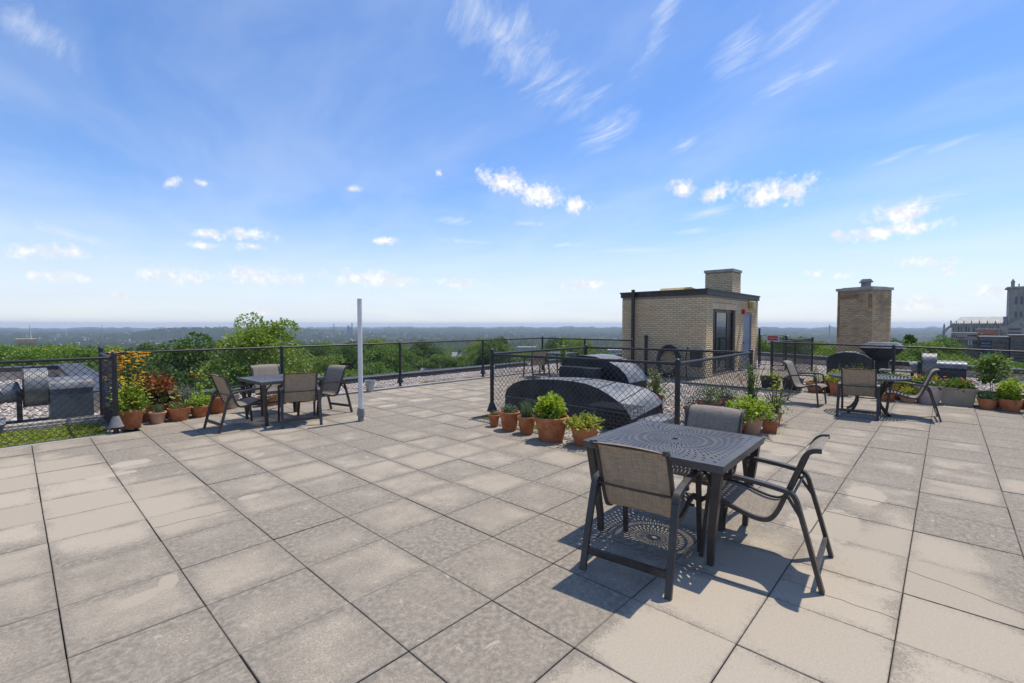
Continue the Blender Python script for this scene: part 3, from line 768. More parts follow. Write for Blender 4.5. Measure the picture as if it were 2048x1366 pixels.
# sliding door: dark jambs, three leaves
fr = MB(); y0, y1 = BY0+0.07, BY0+0.13
for (a, b, c, d) in ((DX0,DX0+0.09,0.06,DZ),(DX1-0.09,DX1,0.06,DZ),(DX0+0.09,DX1-0.09,DZ-0.10,DZ),(DX0+0.09,DX1-0.09,0.06,0.14)): fr.box(loc3(a,y0,c), loc3(b,y1,d))
door = fr.build('sliding_door', MT['frame_dark'], pent)
for (a, b, mt) in ((DX0+0.092,15.98,'frame_dark'),(15.985,17.02,'glass'),(17.025,DX1-0.092,'frame_dark')):
    MB().box(loc3(a,y0+0.02,0.142), loc3(b,y1-0.02,DZ-0.102)).build('door_panel', MT[mt], door)
for x in (15.98, 17.0): MB().box(loc3(x-0.02,y0+0.004,0.142), loc3(x+0.02,y0+0.0195,DZ-0.102)).build('stile', MT['frame_dark'], door)
gd = MB().box(loc3(GX0+0.045,BY0+0.04,0.0), loc3(GX1-0.045,BY0+0.09,GZ-0.045)).build('steel_door', MT['door_grey'], pent)
MB().box(loc3(GX0,BY0+0.02,-0.05), loc3(GX0+0.044,BY0+0.12,GZ)).box(loc3(GX1-0.044,BY0+0.02,-0.05), loc3(GX1,BY0+0.12,GZ)).box(loc3(GX0+0.044,BY0+0.02,GZ-0.044), loc3(GX1-0.044,BY0+0.12,GZ)).build('door_frame', MT['door_grey'], gd)
MB().lathe([(0.03,0),(0.03,0.05)], (0,0,0), 10).build('door_knob', MT['galv'], gd, True, loc=loc3(GX0+0.12,BY0+0.03,1.0)).rotation_euler = (R(90),0,0)
MB().cbox(loc3(18.30,BY0-0.12,2.08), loc3(18.48,BY0-0.008,2.26), 0.02).build('fire_alarm', MT['red'], pent)
MB().cbox(loc3(19.0,BY0-0.20,2.32), loc3(19.42,BY0-0.008,2.58), 0.03).build('wall_lamp', MT['yellow'], pent)
# chimney on its roof
ch = MB().box(loc3(18.5,5.94,BZ+0.191), loc3(19.48,6.94,3.70)).build('roof_chimney', MT['mortar'], pent)
bricks('chimney_brickwork', ch, MT['brick'], [((Vector((18.5,6.94,0)), Vector((0,-1,0)), Vector((-1,0,0)), 1.006, BZ+0.21, 3.70), {}), ((Vector((18.5,5.94,0)), Vector((1,0,0)), Vector((0,-1,0)), 0.98, BZ+0.21, 3.70), {})], PO)
MB().box(loc3(18.46,5.90,3.70), loc3(19.52,6.98,3.80)).build('chimney_cap', MT['concrete'], ch)
# things against its shaded wall
vp = MB().tube([(0,0,0),(0,0,2.97)], 0.062, 12); vp.lathe([(0.075,0.0),(0.075,0.12),(0.062,0.14)], (0,0,0), 12)
tag(vp.build('vent_pipe', MT['frame_dark'], None, True, loc=(14.70,7.97,ROOF_Z)), 'tall dark vent pipe rising past the penthouse roof edge', 'pipe')
tag(MB().tube([(0,0,0),(0,0,1.38)], 0.055, 10).lathe([(0.07,1.33),(0.07,1.39),(0.02,1.41)], (0,0,0), 10).build('standpipe', MT['frame_dark'], None, True, loc=(14.68,7.46,ROOF_Z)), 'short black standpipe against the shaded penthouse wall', 'pipe')
ring = empty('oval_wreath', (14.52,6.63,0.0)); ring.rotation_euler = (0, R(8), 0)
m = MB()
for k in range(3):
    m.tube([(0.02*math.sin(6.283*q/40*5+k*2), (0.37-0.03*k)*math.cos(6.283*q/40), 0.51+(0.49-0.03*k)*math.sin(6.283*q/40)) for q in range(41)], 0.048, 6)
m.build('wreath_ring', MT['planter_black'], ring, True)
lt = MB()
for q in range(9):
    a = R(50+q*10); p = (0, 0.33*math.cos(a), 0.51+0.43*math.sin(a)); lt.tube([p, (0, p[1]*0.55, p[2]-0.12)], 0.008, 5); lt.tube([(0, p[1]-0.03, p[2]-0.05),(0, p[1]+0.03, p[2]-0.02)], 0.008, 5)
lt.build('lattice', MT['planter_black'], ring)
tag(ring, 'black oval wreath leaning on the brick penthouse wall', 'wreath')
tag(MB().tube([(0,0,0),(-0.03,0.02,0.7),(-0.01,0.0,0.95),(-0.08,-0.05,1.05),(-0.12,-0.09,1.02)], 0.017, 7).build('rusty_rod', MT['rust'], None, True, loc=(14.62,6.02,ROOF_Z)), 'thin rusty bent rod standing beside the oval wreath', 'rod')
ub = MB().cbox((0,0,0),(0.22,0.32,0.50), 0.01); ub.box((-0.012,0.02,0.03),(-0.0005,0.30,0.47))
tag(ub.build('utility_box', MT['planter_black'], None, loc=(14.58,5.60,0.36)), 'black utility box fixed near the corner of the penthouse wall', 'box')

# ---- lone chimney
cc = Vector((22.02,2.07,0)); cu = Vector((math.cos(R(65)), math.sin(R(65)), 0)); cn = Vector((math.cos(R(-25)), math.sin(R(-25)), 0))
chim = empty('brick_chimney', cc, R(-25)); tag(chim, 'square weathered brick chimney with a metal cap on the gravel roof', 'chimney')
CL, CR, CZ = 1.27, 1.16, 3.02
MB().box((0,0,ROOF_Z),(CR,CL,CZ)).build('shaft', MT['mortar'], chim)
def local_bricks(name, mat, walls):
    V = []; F = []
    for w in walls:
        v, f = brick_rows(*w[0], **w[1]); b = len(V); V += v; F += [tuple(i+b for i in q) for q in f]
    return stuff(link(name, np_mesh(name, np.array(V), np.array(F), mat), chim))
local_bricks('brickwork', MT['brick_old'], [((Vector((0,CL,0)), Vector((0,-1,0)), Vector((-1,0,0)), CL+0.006, 0.0, CZ-0.02), dict(holes=[(0,0.10,1.2,CZ),(CL-0.14,CL+0.1,2.35,CZ-0.14),(0.1,0.8,CZ-0.30,CZ-0.16)])),
                                            ((Vector((0,0,0)), Vector((1,0,0)), Vector((0,-1,0)), CR, 0.0, CZ-0.02), {})])
local_bricks('rust_stained_bricks', MT['brick_rust'], [((Vector((0,CL,0)), Vector((0,-1,0)), Vector((-1,0,0)), 0.095, 1.2, CZ-0.02), dict(proud=0.005)),
                                                      ((Vector((0,0.136,0)), Vector((0,-1,0)), Vector((-1,0,0)), 0.14, 2.36, CZ-0.16), dict(proud=0.004)), ((Vector((0,CL-0.11,0)), Vector((0,-1,0)), Vector((-1,0,0)), 0.68, CZ-0.30, CZ-0.165), dict(proud=0.004))])
MB().box((-0.05,-0.05,CZ),(CR+0.05,CL+0.05,CZ+0.10)).box((0.1,0.1,CZ+0.1),(CR-0.1,CL-0.1,CZ+0.13)).build('chimney_cap', MT['concrete'], chim)
fl = MB().lathe([(0.16,CZ+0.13),(0.16,CZ+0.32)], (0.45,0.5,0), 14); flue = fl.build('flue', MT['galv'], chim, True)
MB().lathe([(0.27,CZ+0.30),(0.27,CZ+0.315),(0.17,CZ+0.44),(0.16,CZ+0.445)], (0.45,0.5,0), 4).build('rain_hood', MT['galv'], flue)

# =================================================================== MECHANICAL UNITS
def exhaust_fan(name, label, loc, rz, dark):
    a, b = (MT['galv_dark'], MT['galv']) if dark else (MT['galv_slate'], MT['galv'])
    root = empty(name, loc, rz); tag(root, label, 'exhaust fan')
    # x runs along the fan; the motor box at +x, duct at -x; -y faces the terrace
    pr = [(-0.32,0.06),(-0.32,0.60),(-0.30,0.68),(-0.24,0.735),(-0.14,0.75),(0.32,0.75),(0.32,0.06)]
    MB().prism(pr, 'x', 0.0, 0.56).build('motor_housing', a, root, True)
    MB().prism([(-0.328,0.60),(-0.306,0.688),(-0.244,0.745),(-0.14,0.76),(0.33,0.76),(0.33,0.745),(-0.14,0.752),(-0.24,0.737),(-0.301,0.681),(-0.322,0.60)], 'x', -0.008, 0.568).build('housing_lid', MT['galv'], root, True)
    dm = MB()
    rr = 0.33; n = 34
    for k in range(14):
        x0, x1 = -0.30+k*0.0207, -0.30+(k+1)*0.0207
        dm.tube([(x0,0.02,0.63),(x0+0.004,0.02,0.63),(x1-0.004,0.02,0.63),(x1,0.02,0.63)], [rr,rr+0.0012,rr+0.0012,rr], n, caps=(k in (0,13)))
    drum = dm.build('fan_drum', MT['galv_corr'] if not dark else MT['galv'], root, True)
    dm2 = MB(); dm2.tube([(-0.302,0.02,0.63),(-0.318,0.02,0.63)], 0.345, n); dm2.build('drum_rim', MT['galv_dark'], drum, True)
    MB().tube([(-0.318,0.02,0.58),(-0.34,0.02,0.57),(-0.52,0.02,0.55),(-0.54,0.02,0.545)], [0.20,0.17,0.165,0.165], 24).build('inlet_collar', MT['galv'], root, True)
    if not dark:
        MB().tube([(-0.54,0.02,0.53),(-0.60,0.02,0.50),(-1.2,0.02,0.47),(-3.0,0.02,0.47)], [0.13,0.125,0.125,0.125], 22).build('inlet_duct', MT['galv'], root, True)
    for x in (-0.36, ):
        MB().box((x-0.035,-0.22,0.06),(x+0.035,-0.16,0.72) if dark else (x+0.035,-0.16,0.60)).build('support_leg', MT['galv_dark'], root)
    MB().box((-0.55,-0.26,0.0),(0.58,-0.18,0.055)).box((-0.55,0.18,0.0),(0.58,0.26,0.055)).build('base_rail', MT['galv_dark'] if dark else MT['galv'], root)
    MB().tube([(-0.05,-0.36,0.10),(0.16,-0.38,0.11),(0.20,-0.38,0.10),(0.205,-0.38,-0.02)], 0.011, 6).build('conduit', MT['galv_dark'], root, True)
    return root
exhaust_fan('exhaust_fan', 'galvanised exhaust fan with ribbed drum behind the left fence', (0.41,11.55,ROOF_Z+0.05), 0.0, False)
exhaust_fan('exhaust_fan', 'dark exhaust fan with pale curved lids behind the right fence', (17.0,0.16,ROOF_Z+0.03), R(-90), True)
# low galvanised curb box at the far left
cb = MB().cbox((-0.55,-0.30,0),(0.30,0.3,0.17), 0.02); cb.cbox((-0.60,-0.34,0.17),(0.34,0.34,0.21), 0.012)
tag(cb.build('roof_curb', MT['galv'], None, loc=(-0.45,11.15,ROOF_Z)), 'low galvanised roof curb at the far left behind the fence', 'roof curb')
tag(MB().box((0,0,0),(2.6,0.34,0.10)).box((0.05,0.05,0.10),(2.5,0.28,0.14)).build('timber_sleeper', MT['concrete'], None, loc=(-0.55,11.30-0.4,ROOF_Z)), 'pale plank sleeper under the left exhaust fan', 'sleeper')

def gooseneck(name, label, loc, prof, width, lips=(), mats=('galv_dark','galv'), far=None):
    """a sheet-metal duct: side cheeks dark, top skin painted lighter for the sky it reflects; profile in (y,z), extruded along x"""
    root = empty(name, loc); tag(root, label, 'duct')
    far = far or prof; nn = len(prof)
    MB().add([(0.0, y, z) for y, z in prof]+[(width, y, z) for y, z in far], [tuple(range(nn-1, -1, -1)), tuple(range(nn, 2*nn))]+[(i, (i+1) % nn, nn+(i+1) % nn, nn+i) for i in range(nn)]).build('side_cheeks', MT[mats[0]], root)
    top2 = [q for p, q in zip(prof, far) if p[1] > 0.2]
    top = [p for p in prof if p[1] > 0.2]
    n = len(top); V = []; F = []
    for q, (y, z) in enumerate(top):
        a = top[max(q-1, 0)]; b = top[min(q+1, n-1)]; ty, tz = b[0]-a[0], b[1]-a[1]; l = math.hypot(ty, tz); ny, nz = -tz/l, ty/l
        if nz < 0 or (abs(nz) < 1e-6 and ny*(y-prof[0][0]) < 0): ny, nz = -ny, -nz
        y2, z2 = top2[q]; V += [(-0.012, y+ny*0.004, z+nz*0.004), (width+0.012, y2+ny*0.004, z2+nz*0.004), (width+0.012, y2+ny*0.009, z2+nz*0.009), (-0.012, y+ny*0.009, z+nz*0.009)]
    for q in range(n-1):
        b = q*4; F += [(b+i, b+(i+1) % 4, b+4+(i+1) % 4, b+4+i) for i in range(4)]
    F += [(0,3,2,1), tuple(4*(n-1)+i for i in range(4))]
    MB().add(V, F).build('lit_top_skin', MT[mats[1]], root, True)  # paler metal here stands in for sky reflected off the duct top
    for q in lips:
        y, z = top[q]; y2, z2 = top2[q]; MB().tube([(-0.014,y,z+0.012),(width+0.014,y2,z2+0.012)], 0.009, 5).build('seam', MT['galv_dark'], root)
    return root
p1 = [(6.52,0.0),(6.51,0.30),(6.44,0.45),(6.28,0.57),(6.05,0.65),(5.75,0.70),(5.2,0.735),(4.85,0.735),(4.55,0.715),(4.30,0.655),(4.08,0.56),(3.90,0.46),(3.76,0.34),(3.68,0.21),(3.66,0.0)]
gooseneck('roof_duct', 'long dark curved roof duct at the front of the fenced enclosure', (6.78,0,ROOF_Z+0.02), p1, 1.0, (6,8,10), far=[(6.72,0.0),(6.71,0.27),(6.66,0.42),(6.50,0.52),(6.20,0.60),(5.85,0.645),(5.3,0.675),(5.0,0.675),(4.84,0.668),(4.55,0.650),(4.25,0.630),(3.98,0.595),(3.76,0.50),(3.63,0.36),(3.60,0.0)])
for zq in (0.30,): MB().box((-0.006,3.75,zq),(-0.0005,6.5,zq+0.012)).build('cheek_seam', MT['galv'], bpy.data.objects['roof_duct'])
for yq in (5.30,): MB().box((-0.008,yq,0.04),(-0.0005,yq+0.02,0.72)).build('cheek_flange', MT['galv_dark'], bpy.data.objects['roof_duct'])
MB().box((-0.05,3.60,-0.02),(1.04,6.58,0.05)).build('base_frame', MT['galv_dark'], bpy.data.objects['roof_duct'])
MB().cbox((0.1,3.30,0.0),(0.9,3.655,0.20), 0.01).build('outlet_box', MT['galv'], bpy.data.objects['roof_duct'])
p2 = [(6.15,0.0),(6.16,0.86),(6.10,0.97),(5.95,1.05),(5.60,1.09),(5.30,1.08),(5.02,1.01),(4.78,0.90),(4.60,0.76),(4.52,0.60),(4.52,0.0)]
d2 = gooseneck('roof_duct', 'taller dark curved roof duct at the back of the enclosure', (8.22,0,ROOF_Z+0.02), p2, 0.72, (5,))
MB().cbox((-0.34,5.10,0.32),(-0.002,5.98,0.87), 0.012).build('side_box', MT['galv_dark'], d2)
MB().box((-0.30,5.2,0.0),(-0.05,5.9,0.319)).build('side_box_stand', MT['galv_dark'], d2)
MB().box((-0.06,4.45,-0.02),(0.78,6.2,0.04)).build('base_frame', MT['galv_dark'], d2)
# black wire basket upside down
bk = MB()
for k in range(13):
    t = k/12
    bk.tube([(0,t*0.74,0),(0.02,t*0.74,0.46),(0.50,t*0.74,0.46),(0.52,t*0.74,0)], 0.0035, 4)
for k in range(9):
    t = k/8
    bk.tube([(0.02+t*0.48,0,0.46),(0.02+t*0.48,0.74,0.46)], 0.0035, 4)
    bk.tube([(t*0.52,0,0.46*0+0.0),(0.02+t*0.48,0.0,0.46)], 0.0035, 4)
for k in range(9):
    z = 0.46*k/8; bk.tube([(0.02*k/8,0,z),(0.02*k/8,0.74,z),(0.52-0.02*k/8,0.74,z),(0.52-0.02*k/8,0,z),(0.02*k/8,0,z)], 0.0035, 4)
tag(bk.build('wire_basket', MT['wire'], None, loc=(6.20,3.42,ROOF_Z+0.03)), 'black wire mesh cage before the front duct in the enclosure', 'cage')
# hoods and ducts by the lone chimney
p3 = [(2.85,0.0),(2.86,0.55),(2.80,0.70),(2.64,0.80),(2.38,0.86),(2.10,0.85),(1.86,0.78),(1.70,0.66),(1.66,0.0)]
gooseneck('roof_duct', 'dark humped roof duct beside the lone brick chimney', (18.2,0,ROOF_Z+0.02), p3, 0.75, (4,))
hd = empty('exhaust_hood', (18.9,1.48,ROOF_Z)); tag(hd, 'dark flared exhaust hood rising behind the humped duct', 'hood')
def frustum(m, c, a, z0, b, z1, mi=0):
    vs = [(c[0]+sx*a[0], c[1]+sy*a[1], z0) for sx, sy in ((-1,-1),(1,-1),(1,1),(-1,1))] + [(c[0]+sx*b[0], c[1]+sy*b[1], z1) for sx, sy in ((-1,-1),(1,-1),(1,1),(-1,1))]
    return m.add(vs, [(3,2,1,0),(4,5,6,7),(0,1,5,4),(1,2,6,5),(2,3,7,6),(3,0,4,7)], mi)
frustum(MB(), (0,0), (0.16,0.18), 0.62, (0.46,0.56), 1.03).build('flared_hood', MT['galv_dark'], hd)
frustum(MB(), (0,0), (0.46,0.56), 1.031, (0.34,0.36), 1.20).build('hood_lid', MT['galv'], hd)
MB().box((-0.15,-0.17,0.0),(0.15,0.17,0.619)).build('stack', MT['galv_dark'], hd)
bn = empty('duct_stand', (17.6,1.05,ROOF_Z)); tag(bn, 'grey metal stand with pale top between the hood and the exhaust fan', 'stand')
MB().cbox((-0.25,-0.42,0.40),(0.25,0.38,0.455), 0.01).build('top_plate', MT['galv'], bn)
for x, y in ((-0.2,-0.36),(0.2,-0.36),(-0.2,0.3),(0.2,0.3)): MB().box((x-0.03,y-0.03,0),(x+0.03,y+0.03,0.399)).build('leg', MT['galv_dark'], bn)
MB().cbox((-0.12,-0.2,0.0),(0.15,0.22,0.32), 0.02).build('motor_box', MT['galv_dark'], bn)
sp = MB().tube([(0,0,0),(0,0,0.34),(0,-0.01,0.36)], 0.022, 8); sp.tube([(0,-0.11,0.36),(0,0.11,0.36)], 0.025, 8)
tag(sp.build('vent_stub', MT['frame_dark'], None, True, loc=(16.6,-1.72,ROOF_Z)), 'small dark T-shaped vent stub on the gravel at far right', 'vent')
# white pole
pole = empty('white_pole', (4.15,7.51,0)); tag(pole, 'plain white metal pole in a grey collar standing on the paving', 'pole')
MB().lathe([(0.040,0.0),(0.040,2.15)], n=18).build('shaft', MT['pole_white'], pole, True)
MB().lathe([(0.052,0.0),(0.052,0.10),(0.068,0.105),(0.058,0.225),(0.041,0.23)], n=18).build('collar', MT['pole_base'], pole, True)
bu = empty('zinc_bucket', (6.15,10.66,0)); tag(bu, 'small grey bucket at the foot of the rear fence', 'bucket')
MB().lathe([(0.085,0.0),(0.125,0.27),(0.135,0.275),(0.135,0.29),(0.118,0.29),(0.08,0.03),(0.001,0.028)], n=20).build('pail', MT['bucket'], bu, True)
MB().tube([(0.125*math.cos(a),0.0,0.275+0.02*math.sin(a)-0.09*math.sin(a)) if False else (0.128*math.cos(a), -0.04*math.sin(a)-0.10*math.sin(a), 0.28-0.05*math.sin(a)) for a in [math.pi*q/12 for q in range(13)]], 0.004, 5).build('handle', MT['galv'], bu)
tag(MB().cbox((-0.07,-0.05,0),(0.07,0.05,0.42), 0.015).build('junction_box', MT['pole_white'], None, loc=(10.66,10.82,ROOF_Z)), 'white box strapped to the rear fence post behind the enclosure', 'box')
# =================================================================== FURNITURE
def catmull(P, k=5):
    P = [Vector(p) for p in P]; out = []
    for i in range(len(P)-1):
        p0, p1, p2, p3 = P[max(i-1,0)], P[i], P[i+1], P[min(i+2,len(P)-1)]
        for q in range(k):
            t = q/k; out.append(0.5*((2*p1)+(p2-p0)*t+(2*p0-5*p1+4*p2-p3)*t*t+(3*p1-p0-3*p2+p3)*t**3))
    out.append(P[-1]); return out
RAIL = [(0.775,0.385),(0.745,0.418),(0.69,0.432),(0.59,0.420),(0.48,0.385),(0.385,0.366),(0.315,0.378),(0.268,0.44),(0.232,0.53),(0.195,0.63),(0.150,0.755),(0.115,0.845),(0.075,0.884),(0.025,0.892)]
def make_chair():
    root = empty('patio_chair')
    up = (1,0,0)
    for sx in (-1, 1):
        x = 0.287*sx
        MB().tube(catmull([(x*1.03,0.0,0.0),(x*1.02,0.075,0.28),(x,0.150,0.545)],3), 0, flat=(0.027,0.044), up=up).build('leg', MT['metal_dark'], root)
        MB().tube(catmull([(x,0.150,0.545),(x,0.176,0.588),(x,0.225,0.606),(x,0.37,0.625),(x,0.52,0.634),(x,0.635,0.632),(x,0.676,0.614),(x,0.688,0.575)],4), 0, flat=(0.026,0.046), up=up).build('armrest', MT['metal_dark'], root)
        MB().tube([(x,0.688,0.577),(x*1.01,0.712,0.32),(x*1.02,0.745,0.0)], 0, flat=(0.026,0.036), up=up).build('leg', MT['metal_dark'], root)
        pr = catmull([(0.252*sx, y, z) for y, z in RAIL], 4)
        MB().tube(pr, 0, flat=(0.030,0.022), up=up).build('sling_rail', MT['metal_dark'], root)
        MB().tube([(x,0.115,0.425),(0.262*sx,0.205,0.56)], 0, flat=(0.018,0.016), up=up).build('brace', MT['metal_dark'], root)
    MB().box((-0.27,0.026,0.105),(0.27,0.052,0.150)).build('foot_bar', MT['metal_dark'], root)
    MB().tube([(-0.285,0.178,0.575),(-0.14,0.182,0.568),(0.14,0.182,0.568),(0.285,0.178,0.575)], 0.0085, 7).build('back_bar', MT['metal_dark'], root)
    MB().tube([(-0.285,0.60,0.395),(0.285,0.60,0.395)], 0.011, 7).build('seat_bar', MT['metal_dark'], root)
    MB().tube([(-0.25,0.046,0.888),(0.25,0.046,0.888)], 0.008, 6).build('top_bar', MT['metal_dark'], root)
    pr = catmull([(0, y, z) for y, z in RAIL], 4)
    V = []; F = []; nx = 9
    P2 = [p for p in pr]
    for k, off in enumerate((0.0015, -0.0015)):
        for i, p in enumerate(P2):
            a = P2[max(i-1,0)]; b = P2[min(i+1,len(P2)-1)]; t = (b-a).normalized(); n = Vector((0,-t.z,t.y))
            for q in range(nx):
                u = q/(nx-1)*2-1; sag = -0.010*(1-u*u)
                w = p + n*(off) + n*(-sag if False else sag)
                V.append((u*0.243, w.y, w.z))
    N = len(P2)
    for i in range(N-1):
        for q in range(nx-1):
            a = i*nx+q; F.append((a,a+1,a+nx+1,a+nx)); b = a+N*nx; F.append((b+nx,b+nx+1,b+1,b))
    MB().add(V, F).build('sling', MT['sling'], root, False, fix=False).data.polygons.foreach_set('use_smooth', [True]*len(F))
    return root
proto_chair = make_chair(); chair_used = [False]
def chair(x, y, facing_deg, label, group):
    o = proto_chair if not chair_used[0] else copy_tree(proto_chair)
    chair_used[0] = True
    o.location = (x, y, 0); o.rotation_euler = (0, 0, R(facing_deg-90)); o['label'] = label; o['category'] = 'chair'; o['group'] = group
    return o
GN, GL, GR = 'chairs around the near square table', 'chairs around the far left square table', 'chairs around the round table'
chair(2.695, 1.515, 6.5, 'nearest chair, seen from behind, at the perforated table', GN)
chair(3.75, 0.555, 94.0, 'nearest chair seen side-on with an empty seat, right of the perforated table', GN)
chair(4.70, 1.62, 180.0, 'chair tucked in tight at the far side of the near perforated table', GN)
chair(2.13, 8.55, 6.0, 'chair at the left end of the far left table, by the terracotta pots', GL)
chair(3.25, 7.80, 74.0, 'chair with its back to us at the front of the far left table', GL)
chair(3.42, 10.00, -90.0, 'chair facing us behind the far left table, against the rear fence', GL)
chair(4.40, 8.72, 193.0, 'chair at the right of the far left table, nearest the white pole', GL)
chair(11.64, 2.62, -94.0, 'empty chair facing right beside the black planters, left of the round table', GR)
chair(10.38, 1.15, 2.0, 'chair with its back to us in front of the round table', GR)
chair(11.32, 0.06, 95.0, 'chair in profile at the right side of the round table', GR)
chair(11.42, 9.36, 66.0, 'small far chair seen through the enclosure fence near the rear corner', 'chairs at the far rear corner')

# ---- square table with pierced starburst top
def pierced_top(half, rows, zt):
    V = []; F = []
    def rad(s, th):
        rs = half/max(abs(math.cos(th)), abs(math.sin(th)))
        b = min(max((s-0.50)/0.5, 0.0), 1.0); b = b*b*(3-2*b)
        return s*half*(1-b) + s*rs*b
    def ann(s0, s1, t0, t1, seg):
        base = len(V)
        for q in range(seg+1):
            th = t0+(t1-t0)*q/seg
            for s in (s0, s1): r = rad(s, th); V.append((r*math.cos(th), r*math.sin(th), zt))
        for q in range(seg): a = base+2*q; F.append((a, a+1, a+3, a+2))
    for (s0, s1, N, frac, off) in rows:
        if N == 0:
            for q in range(144): ann(s0, s1, 2*math.pi*q/144, 2*math.pi*(q+1)/144, 1)
        else:
            st = 2*math.pi/N
            for q in range(N):
                a = (q+off)*st; ann(s0, s1, a+st*frac/2, a+st*(1-frac/2), 3 if N < 60 else 2)
    return V, F
ROWS = [(0.045,0.10,0,0,0),(0.10,0.165,36,0.24,0),(0.165,0.18,0,0,0),(0.18,0.25,36,0.26,0.5),(0.25,0.262,0,0,0),(0.262,0.345,36,0.30,0),(0.345,0.36,0,0,0),(0.36,0.43,36,0.30,0.5),(0.43,0.475,0,0,0),
        (0.475,0.555,88,0.32,0),(0.555,0.60,0,0,0),(0.60,0.645,64,0.26,0),(0.645,0.67,0,0,0),(0.67,0.715,64,0.26,0.5),(0.715,0.74,0,0,0),(0.74,0.78,64,0.24,0),(0.78,0.815,0,0,0),(0.815,0.85,64,0.24,0.5),(0.85,0.885,0,0,0),(0.885,0.915,64,0.20,0),(0.915,1.0,0,0,0)]
TH, TZ = 0.538, 0.748
def make_table():
    root = empty('square_table')
    V, F = pierced_top(TH, ROWS, TZ)
    top = MB().add(V, F).build('pierced_top', MT['table_metal'], root, fix=False)
    so = top.modifiers.new('thickness', 'SOLIDIFY'); so.thickness = 0.004; so.offset = -1
    rim = MB(); e = TH+0.012
    for (a, b) in (((-e,-e,TZ-0.050),(e,-TH+0.001,TZ+0.002)),((-e,TH-0.001,TZ-0.050),(e,e,TZ+0.002)),((-e,-TH+0.0012,TZ-0.050),(-TH+0.001,TH-0.0012,TZ+0.0016)),((TH-0.001,-TH+0.0012,TZ-0.050),(e,TH-0.0012,TZ+0.0016))): rim.box(a, b)
    rim.build('rim', MT['table_metal'], root)
    MB().lathe([(0.025,TZ-0.06),(0.025,TZ+0.003),(0.034,TZ+0.003),(0.034,TZ-0.06)], n=20, cap=False).build('umbrella_ring', MT['table_metal'], root, True)
    for sx in (-1, 1):
        for sy in (-1, 1):
            leg = MB().tube([(0.50*sx,0.50*sy,TZ-0.045),(0.475*sx,0.475*sy,0.45),(0.445*sx,0.445*sy,0.15),(0.44*sx,0.44*sy,0.0)], 0, flat=[(0.062,0.062),(0.056,0.056),(0.044,0.044),(0.040,0.040)], up=(1,0,0)).build('leg', MT['metal_dark'], root)
            MB().tube([(0.478*sx,0.478*sy,0.50),(0.40*sx,0.40*sy,0.62),(0.30*sx,0.30*sy,0.665)], 0.012, 6).build('brace', MT['metal_dark'], leg, True)
    for sx in (-1, 1):
        MB().box((-0.46,0.30*sx-0.015,TZ-0.045),(0.46,0.30*sx+0.015,TZ-0.0075)).build('under_bar', MT['metal_dark'], root)
    return root
tab = make_table(); tab.location = (3.745, 1.635, 0); tab.rotation_euler = (0, 0, R(2))
tag(tab, 'nearest table, grey square metal with a pierced sunburst top', 'table', 'square pierced tables')
t2 = copy_tree(tab); t2.location = (3.30, 8.76, 0); t2.rotation_euler = (0,0,R(1.5)); t2['label'] = 'grey square table with four chairs at the far left'
t3 = copy_tree(tab); t3.location = (12.62, 9.55, 0); t3.scale = (0.85,0.85,1.0); t3['label'] = 'small distant table by the rear fence corner, beside the far chair'

# ---- round table with curved slats
rt_ = empty('round_table', (11.25,1.08,0)); tag(rt_, 'round grey table with curved slats and scroll legs at the right', 'table')
m = MB(); RR = 0.625
for k in range(25):
    y = -RR+0.03+k*(2*RR-0.06)/24
    hw = math.sqrt(max(RR*RR-y*y, 0.0)); n = 12; a, b = -hw, hw
    pts = [(a+(b-a)*q/n, y, 0.702+0.0) for q in range(n+1)]
    pts = [(p[0], p[1]+0.05*math.sin(3.6*p[0]/RR)*(1-abs(y)/RR), p[2]) for p in pts]
    if hw > 0.05: m.tube(pts, 0, flat=(0.030,0.006), up=(0,0,1))
m.build('slats', MT['table_metal'], rt_)
MB().tube([(RR*math.cos(q*6.2832/48), RR*math.sin(q*6.2832/48), 0.695) for q in range(49)], 0, flat=(0.014,0.038), up=(0,0,1)).build('rim', MT['table_metal'], rt_)
MB().tube([(0.2*math.cos(q*6.2832/24), 0.2*math.sin(q*6.2832/24), 0.30) for q in range(25)], 0.010, 6).build('ring_stretcher', MT['metal_dark'], rt_, True)
for k in range(4):
    a = R(45+90*k+8); ca, sa = math.cos(a), math.sin(a)
    pr = catmull([(0.46,0.685),(0.40,0.62),(0.30,0.52),(0.225,0.40),(0.20,0.28),(0.25,0.14),(0.36,0.05),(0.46,0.015)], 4)if False else catmull([Vector((ca*r, sa*r, z)) for r, z in ((0.50,0.68),(0.44,0.64),(0.36,0.55),(0.28,0.42),(0.235,0.30),(0.27,0.17),(0.36,0.06),(0.45,0.015))], 4)
    MB().tube(pr, 0, flat=(0.045,0.024), up=(-sa,ca,0)).build('leg', MT['metal_dark'], rt_)
MB().box((-0.5,-0.012,0.672),(0.5,0.012,0.694)).box((-0.012,-0.5,0.67),(0.012,0.5,0.6715)).build('under_bar', MT['metal_dark'], rt_)

